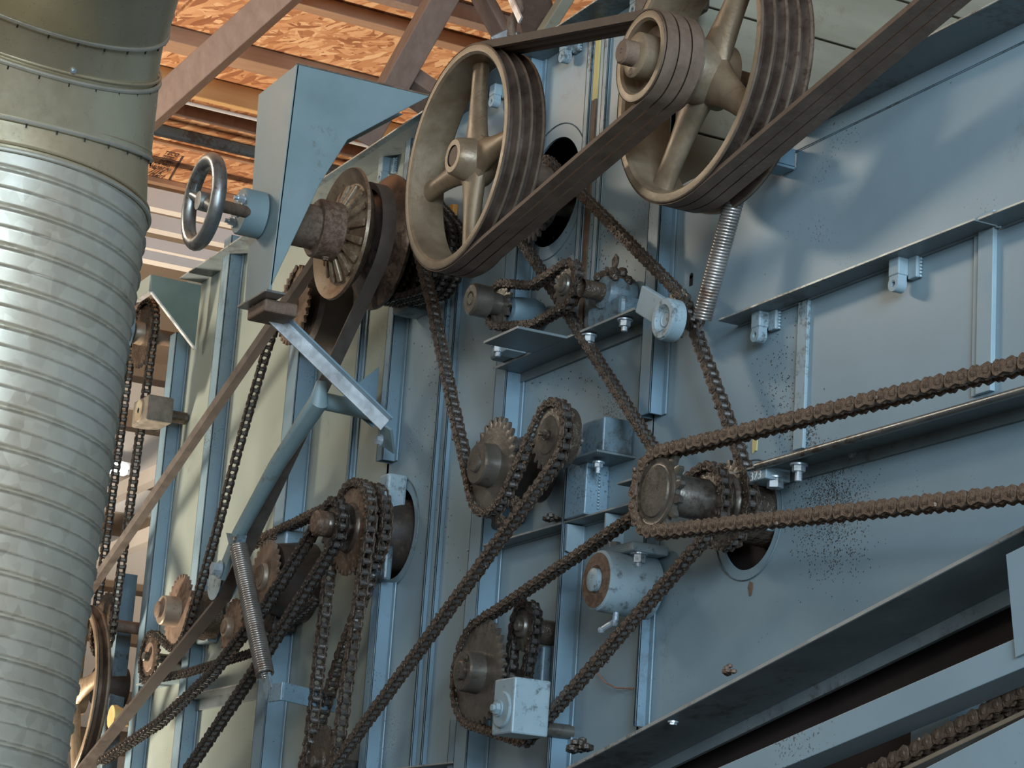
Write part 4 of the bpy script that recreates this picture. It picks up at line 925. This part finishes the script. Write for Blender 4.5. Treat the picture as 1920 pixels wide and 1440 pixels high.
MB().prism_xz([(P(432, 1000, -.19).x, P(432, 1000, -.19).z), (P(455, 1003, -.19).x, P(455, 1003, -.19).z), (P(450, 1022, -.19).x, P(450, 1022, -.19).z), (P(437, 1022, -.19).x, P(437, 1022, -.19).z)], -.2, -.18).obj('spring_tab', 'grimy_blue', t)
# springs
def spring(label, a, b_, r, wire, turns, hook=.03, mat='spring_steel'):
    t = thing('coil_spring', label, 'spring', b_)
    ax = (b_ - a); L = ax.length; ax.normalize(); u = ax.orthogonal().normalized(); w = ax.cross(u); pts = []
    n = turns * 14
    for i in range(n + 1):
        f = i / n; th = 2 * math.pi * i / 14; pts.append(a + ax * (L * f) + (u * math.cos(th) + w * math.sin(th)) * r)
    MB().tube(pts, wire, 6).obj('coil', mat, t, smooth=60)
    for c, s_ in ((a, -1), (b_, 1)):
        hp = [c + w * r * .9 + ax * s_ * 0.002]
        for k in range(9):
            q = math.pi * k / 8; hp.append(c + ax * s_ * (.006 + r * math.sin(q)) + w * r * .9 * math.cos(q))
        MB().tube(hp, wire, 6).obj('hook', mat, t)
    return t
spring('long grey steel coil spring with rusty streaks below the large top pulley', P(1388, 335, -.07), P(1316, 598, -.07), .0135, .0026, 46)
spring('grey brown coil spring hanging from the tube arm at lower left', P(447, 1025, -.195), P(497, 1265, -.175), .0175, .0024, 58)
c = P(1415, 300, -.07); tag(MB().box(c.x - .03, c.x + .01, -.085, -.002, c.z - .003, c.z + .003).box(c.x + .006, c.x + .010, -.085, -.002, c.z, c.z + .03).obj('spring_anchor', 'blue_post_paint', None, bevel=.001), 'small blue angle tab holding the top of the right spring', 'bracket')
# bent flat strap holding lower spring end
t = thing('spring_strap', 'bent flat blue strap holding the lower end of the left spring', 'bracket', P(505, 1290, -.17))
mb = MB(); w_ = .036
pl = [P(500, 1272, -.178), P(506, 1300, -.18), P(530, 1296, -.175), P(628, 1320, -.03)]
for a, b_ in zip(pl[:-1], pl[1:]): mb.bar(a, b_, .006, w_, up=(0, 0, 1))
mb.obj('strap', 'blue_post_paint', t, bevel=.001)
# ================================================================== left side sprockets and chains
YW = -.10
w0 = sprocket('tan brown sprocket half hidden by the long belt at upper left', 552, 572, -.10, 72, p=p_, mat='tan_sprocket', hub=(.03, .02), front=.025, shaft=.015, toothmat='rust')
t = thing('bearing_drum', 'large black bearing drum behind the tan sprocket at upper left', 'bearing', P(590, 590, -.05))
MB().lathe(w0['x'], w0['z'], [(-.075, .03), (-.075, .085), (-.065, .095), (-.02, .097), (.02, .095), (.03, .02)], 40).obj('drum', 'dark_rubber_drum', t)
c = P(610, 520, -.04); MB().box(c.x - .04, c.x + .03, -.055, -.002, c.z - .03, c.z + .04).obj('foot', 'dark_rubber_drum', t, bevel=.01)
w1 = sprocket('tan sprocket with thick stepped hub at lower left', 335, 1148, -.10, 68, p=p_, mat='tan_sprocket', hub=(.035, .045), front=.055, shaft=.020, toothmat='rust')
w2 = sprocket('small fuzzy rust brown sprocket below the tan one at lower left', 283, 1232, -.10, 44, p=p_, mat='rust', front=.02, shaft=.012, dished=1, toothmat='grease')
w3 = sprocket('tan sprocket behind the left spring', 497, 1082, -.10, 66, p=p_, mat='tan_sprocket', hub=(.03, .014), front=.018, shaft=.024, toothmat='rust')
w4 = sprocket('tan sprocket with oval hub partly behind the left spring', 436, 1178, -.13, 52, p=p_, mat='tan_sprocket', hub=(.022, .02), front=.024, shaft=.014, toothmat='rust')
t = thing('bearing_drum', 'black bearing drum in the lower hole behind the left spring', 'bearing', P(535, 1085, -.03))
MB().lathe(w3['x'], w3['z'], [(-.085, .03), (-.085, .075), (-.02, .088), (.03, .085), (.03, .02)], 40).obj('drum', 'dark_rubber_drum', t)
c = P(533, 1028, -.05); MB().box(c.x - .03, c.x + .025, -.06, -.002, c.z - .02, c.z + .04).obj('upper_foot', 'blue_post_paint', t, bevel=.006); hexbolt(MB(), P(530, 1030, -.062), (0, -1, 0), .011, .009).obj('bolt', 'grimy_blue', t)
c = P(510, 1160, -.05); MB().box(c.x - .03, c.x + .03, -.06, -.002, c.z - .03, c.z + .03).obj('lower_foot', 'dark_rubber_drum', t, bevel=.006); hexbolt(MB(), P(513, 1155, -.062), (0, -1, 0), .011, .009).obj('bolt', 'grease', t)
t = thing('bearing_drum', 'dark greasy bearing housing right of the tan stepped sprocket', 'bearing', P(380, 1130, -.03))
MB().lathe(w1['x'], w1['z'], [(-.08, .03), (-.08, .055), (-.01, .06)], 32).obj('housing', 'grease', t); c = P(385, 1150, -.03); MB().box(c.x - .05, c.x + .03, -.03, -.002, c.z - .07, c.z + .06).obj('flange', 'grimy_blue', t, bevel=.006)
chain('dark chain dropping from the upper tan sprocket round the lower tan and fuzzy sprockets', [xz(560, 505, YW)[:2] + (0,), (w0['x'] + .0, w0['z'], -w0['R']) if False else xz(505, 640, YW), xz(450, 830, YW), xz(400, 1020, YW), (w1['x'], w1['z'], w1['R']), (w2['x'], w2['z'], -w2['R']), xz(350, 1262, YW), xz(480, 1222, YW), xz(600, 1120, YW)], YW, p_, 'dark_chain', False)
# far left chain pair with guard box, tensioner block
YL = -.10
q0 = P(268, 640, YL); q1 = P(195, 1170, YL)
f0 = sprocket('bronze coloured sprocket hanging under the corner guard box at far left', 0, 0, YL, 0, xz=(q0.x, q0.z + .02), R=.088, p=.0185, mat='tan_sprocket', hub=(.03, .03), front=.05, shaft=.02, toothmat='grease', back=0.1)
f1 = sprocket('tan sprocket between the two far left chain strands at the bottom', 0, 0, YL, 0, xz=(q1.x, q1.z), R=.078, p=.0185, mat='tan_sprocket', hub=(.025, .02), front=.03, shaft=.016, toothmat='grease')
chain('long dark chain loop hanging at the far left beside the duct', [(f0['x'], f0['z'], f0['R']), (f1['x'], f1['z'], f1['R'])], YL, .0185, 'dark_chain', True)
MB().lathe(f0['x'], f0['z'], [(YL - .085, 0), (YL - .085, .02), (YL - .08, .05), (YL - .075, .062), (YL - .045, .064), (YL - .04, .03)], 36).obj('round_cap', 'grimy_blue', f0['t'])
xb = P(292, 545, -.14).x; za = P(292, 512, -.14).z; zb_ = P(283, 548, -.14).z
t = thing('corner_guard', 'dark grey green folded sheet guard with triangular cheek at far left', 'guard', (xb, -.14, zb_))
pa, pb_, pc, pd = PXp(283, 514, xb), PXp(378, 535, xb), PXp(365, 655, xb), PXp(283, 548, xb)
MB().prism_yz([(q.y, q.z) for q in (pa, pb_, pc, pd)], xb - .004, xb).obj('cheek', 'green_sheet', t, bevel=.001)
MB().box(xb - .30, xb - .004, pa.y, pa.y + .004, pd.z, pa.z).obj('front_sheet', 'greenish_tint', t, bevel=.001)
MB().bar(Vector((xb + .002, pd.y, pd.z)), Vector((xb + .002, pc.y, pc.z)), .012, .004, up=(0, 1, 1)).obj('folded_edge', 'bright_steel', t)
MB().bar(Vector((xb - .30, pd.y, pd.z)), Vector((xb, pd.y, pd.z)), .012, .004).obj('folded_edge', 'bright_steel', t)
c = P(262, 770, -.13); t = thing('chain_tensioner', 'square wooden looking tensioner block touching the far left chain', 'block', (c.x, -.13, c.z))
MB().box(c.x - .06, c.x + .06, -.13, -.06, c.z - .034, c.z + .034).obj('block', 'cobweb_grey', t, bevel=.006)
MB().lathe(c.x, c.z, [(-.134, .007), (-.134, .028), (-.13, .030)], 24).obj('face_disc', 'plank_wood', t); MB().tube([(c.x, -.06, c.z), (c.x, -.005, c.z)], .016, 14).obj('stud', 'grease', t)
# lower left sheave and long belt
yv = -.148
lsx, lsz = P(137, 1305, yv).x, P(137, 1305, yv).z; RL = .235
t = thing('spoked_pulley', 'large grey spoked pulley at bottom left, half hidden by the duct', 'pulley', (lsx, yv, lsz))
grooved_rim(lsx, lsz, RL, yv - .016, 1, .028, tin=.022, gd=.016, parent=t)
spokes(lsx, lsz, .03, RL - .018, yv, (10, 82, 154, 226, 298), .04, .026, 'cast_iron', t)
MB().lathe(lsx, lsz, [(yv - .03, 0), (yv - .03, .03), (yv - .02, .045), (yv + .03, .045), (yv + .03, 0)], 32).obj('hub', 'cast_iron', t)
pi = P(418, 1092, yv)
t = thing('belt_idler', 'small idler pulley bending the long belt under the tube arm', 'pulley', pi)
MB().lathe(pi.x, pi.z, [(yv - .02, 0), (yv - .02, .042), (yv - .012, .034), (yv + .012, .034), (yv + .02, .042), (yv + .02, 0)], 36).obj('wheel', 'light_blue_paint', t)
belt('single long grey brown belt from the variable sheave to the bottom left pulley', [(vx, vz, RV * .80), (pi.x - .005, pi.z, .036), (lsx, lsz, RL - .006)], yv, .030, .020, .014, 'grey_belt', closed=True)
# small things low left
yl = -.03
t = thing('dark_support', 'dark bracket post with a drum and brass cap at bottom left behind the long belt', 'post', P(215, 1300, -.01))
MB().box(P(233, 1100, 0).x, P(240, 1100, 0).x + .01, -.02, .02, 0, P(235, 1080, 0).z).obj('upright', 'grimy_blue', t); c = P(225, 1290, .02); MB().lathe(c.x, c.z, [(-.05, 0), (-.05, .05), (.03, .055)], 24).obj('drum', 'dark_rubber_drum', t)
c = P(215, 1345, -.05); MB().lathe(c.x, c.z, [(-.06, 0), (-.06, .03), (-.05, .032), (-.02, .02), (.02, .02)], 24).obj('cap', 'brass_light', t, label='brass coloured cap')
c = P(212, 1235, .03); pts = [(c.x + .10 * random.uniform(.7, 1.1) * math.cos(a), c.z + .09 * random.uniform(.7, 1.1) * math.sin(a)) for a in [2 * math.pi * k / 14 for k in range(14)]]
MB().prism_xz(pts, .022, .035).obj('yellow_sheet', 'yellow_stuff', t, bevel=.003, label='torn yellow sheet')
# horizontal rail low left with chain resting, lower panel lines
ledge((330, 1313), (480, 1268), .05, name='lower_rail', lip=.03, lab='lower rail below the slack chain')
ledge((640, 1462), (850, 1415), .04, name='lower_rail')
ledge((255, 1285), (330, 1262), .06, name='lower_rail', mat='grimy_blue')
# bearing foot between chain strands at left centre, clamp under the sheave stack
t = thing('clamp_bracket', 'dirty clamp bracket with bolt beside the post under the sheave stack', 'bracket', P(760, 560, -.05))
c = P(752, 565, -.05); MB().box(c.x - .03, c.x + .045, -.055, -.001, c.z - .024, c.z + .035).obj('clamp', 'grimy_blue', t, bevel=.004); hexbolt(MB(), P(765, 545, -.06), (0, -1, 0), .011, .006).obj('bolt', 'grimy_blue', t)
# lug and orange label seen through the spoked pulley
lug(715, 332)
c = P(843, 412, -.01); tag(MB().box(c.x - .015, c.x + .015, -.012, -.001, c.z - .03, c.z + .03).obj('warning_label', 'orange_label'), 'orange label on the panel seen through the spokes of the left pulley', 'label')
# steel hanger above the left big pulley
t = thing('lifting_clamp', 'rusty steel beam clamp with a twisted rod above the spoked pulley', 'clamp', P(955, 75, -.03))
a = P(958, 70, -.03)
MB().bar(P(925, 82, -.06), P(958, 66, -.03), .012, .03).bar(P(958, 66, -.03), P(990, 78, .02), .03, .012).obj('jaw', 'steel_edge', t, bevel=.003)
MB().tube([P(958, 70, -.03), P(960, 40, -.03), P(975, 18, -.02), P(968, -20, -.02)], .010, 12).obj('rod', 'rust', t)
MB().bar(P(950, -20, -.04), P(976, 38, -.04), .014, .004, up=(0, 1, 0)).obj('strap', 'bright_steel', t)
# copper wire on the right of the lower loop
tag(MB().tube([P(1120, 1263, -.004), P(1135, 1280, -.01), P(1155, 1290, -.012), P(1188, 1291, -.004)], .0014, 6).obj('loose_wire', 'copper_wire'), 'thin loose copper wire against the panel right of the bottom chain', 'wire')
# chain in the lower right corner
ca_ = P(1590, 1478, -.075); cb_ = P(2000, 1262, -.075)
chain('dusty brown chain riding on the tan strip in the lower right corner', [(ca_.x, ca_.z, 0), (cb_.x, cb_.z, 0)], -.075, .0235, 'dusty_chain', False)
# loose lumps of grease lying on flanges
def lump(label, px, py, Y, r, n=10, mat='grease'):
    c = P(px, py, Y); mb = MB()
    for _ in range(n): mb.sphere(c + Vector((random.gauss(0, r * .5), random.gauss(0, r * .3), abs(random.gauss(0, r * .3)))), r * random.uniform(.3, .55), 7, (1, 1, .7))
    tag(mb.obj('grease_lump', mat), label, 'grease')
lump('clump of grease on the sloping flange at bottom centre', 1088, 1405, -.09, .022, 16); lump('dry brown clump on the sloping flange at lower right', 1362, 1262, -.10, .014, 8, 'rust')
lump('tuft of grease and fibre on the narrow shelf', 1032, 975, -.02, .016, 12)
# ================================================================== the duct
def ring(c, nrm, R, n=96, prof=None):
    nrm = nrm.normalized(); u = Vector((0, 0, 1)).cross(nrm); u = Vector((0.9, 0.4, 0)) if u.length < 1e-3 else u
    u = (Vector((W[0][0], W[1][0], W[2][0])) - nrm * nrm.dot(Vector((W[0][0], W[1][0], W[2][0])))).normalized(); w = nrm.cross(u)
    return [c + (u * math.cos(2 * math.pi * k / n) + w * math.sin(2 * math.pi * k / n)) * (R if prof is None else prof(k / n)) for k in range(n)]
def camdir(x, y, z): return Vector(W @ np.array([x, y, z]))
duct = thing('spiral_duct', 'big galvanised round duct with spiral ribs rising along the left edge', 'duct', PD(-60, 720, 2.6))
A0 = PD(-219, 1640, 2.46); A1 = PD(-8, 372, 2.66); ax = (A1 - A0); L = ax.length; ax.normalize(); kf = (A0.z - .01) / ax.z; A0 = A0 - ax * kf; L += kf
R0 = 290 * 2.6 / F; pitch = .0425
def rib(s_):        # cross-section profile along the axis: one broad flat, a raised lock seam and a small corrugation
    f = s_ % 1.0; h_ = 0
    for c_, w_, a_ in ((.05, .04, .0028), (.15, .04, .0028), (.60, .030, .0020)):
        d_ = abs((f - c_ + .5) % 1 - .5)
        if d_ < w_: h_ = max(h_, a_ * (0.5 + 0.5 * math.cos(math.pi * d_ / w_)))
    return h_
nS = int(L / pitch * 44); vs = []; fs = []; nR = 80
for i in range(nS + 1):
    s_ = L * i / nS; c = A0 + ax * s_; 
    vs += ring(c, ax, R0, nR, lambda f: R0 + rib(s_ / pitch + f))
for i in range(nS):
    for k in range(nR): fs.append((i * nR + k, i * nR + (k + 1) % nR, (i + 1) * nR + (k + 1) % nR, (i + 1) * nR + k))
MB().add(vs, fs).obj('spiral_section', 'galvanised', duct, smooth=60)
secs = [(A1, ax, R0 * .995), (PD(-2, 243, 2.675), camdir(.19, -1, .02), R0 * 1.0), (PD(22, 60, 2.655), camdir(.40, -1, -.28), R0 * 1.0), (PD(38, -42, 2.62), camdir(.48, -1, -.38), R0 * 1.0), (PD(75, -260, 2.45), camdir(.5, -1, -.6), R0 * 1.02), (PD(110, -560, 2.10), camdir(.5, -.8, -1.3), R0), (PD(110, -560, 2.10) + camdir(.5, -.45, -2.2), camdir(.3, -.2, -1.6), R0)]
for i in range(len(secs) - 1):
    (c0, n0, r0), (c1_, n1, r1) = secs[i], secs[i + 1]; vs = []; fs = []; m_ = 6; rr = r0 + (.003 if i % 2 else 0)
    ra = ring(c0, n0, rr); rb_ = ring(c1_, n1, r1 + (.003 if i % 2 else 0))
    for j in range(m_ + 1): vs += [a.lerp(b_, j / m_) for a, b_ in zip(ra, rb_)]
    for j in range(m_):
        for k in range(96): fs.append((j * 96 + k, j * 96 + (k + 1) % 96, (j + 1) * 96 + (k + 1) % 96, (j + 1) * 96 + k))
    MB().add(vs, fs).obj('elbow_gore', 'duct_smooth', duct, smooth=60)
for (c, n_, r) in secs[:4]:
    n_ = n_.normalized(); 
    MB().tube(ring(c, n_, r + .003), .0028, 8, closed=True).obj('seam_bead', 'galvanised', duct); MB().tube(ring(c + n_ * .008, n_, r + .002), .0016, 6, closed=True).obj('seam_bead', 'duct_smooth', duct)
    if c is not secs[0][0]:
        mb = MB(); rg = ring(c - n_ * .006, n_, r + .0035)
        for k in range(0, 96, 3): mb.bar(rg[k], rg[k] + n_ * .006, .0015, .0015)
        mb.obj('seam_crimps', 'dark_void', duct)
n_ = secs[2][1].normalized(); rg = ring(secs[2][0] + n_ * .012, n_, R0 + .002)
v = min((q for q in rg), key=lambda q: (q - PD(177, 86, 2.49)).length)
hexbolt(MB(), v, (v - secs[2][0]) - n_ * .012, .0022, .0015).obj('screw', 'zinc', duct)
# ----- finish: duplicate labels are avoided above; parts inherit from their thing
bpy.context.view_layer.update()
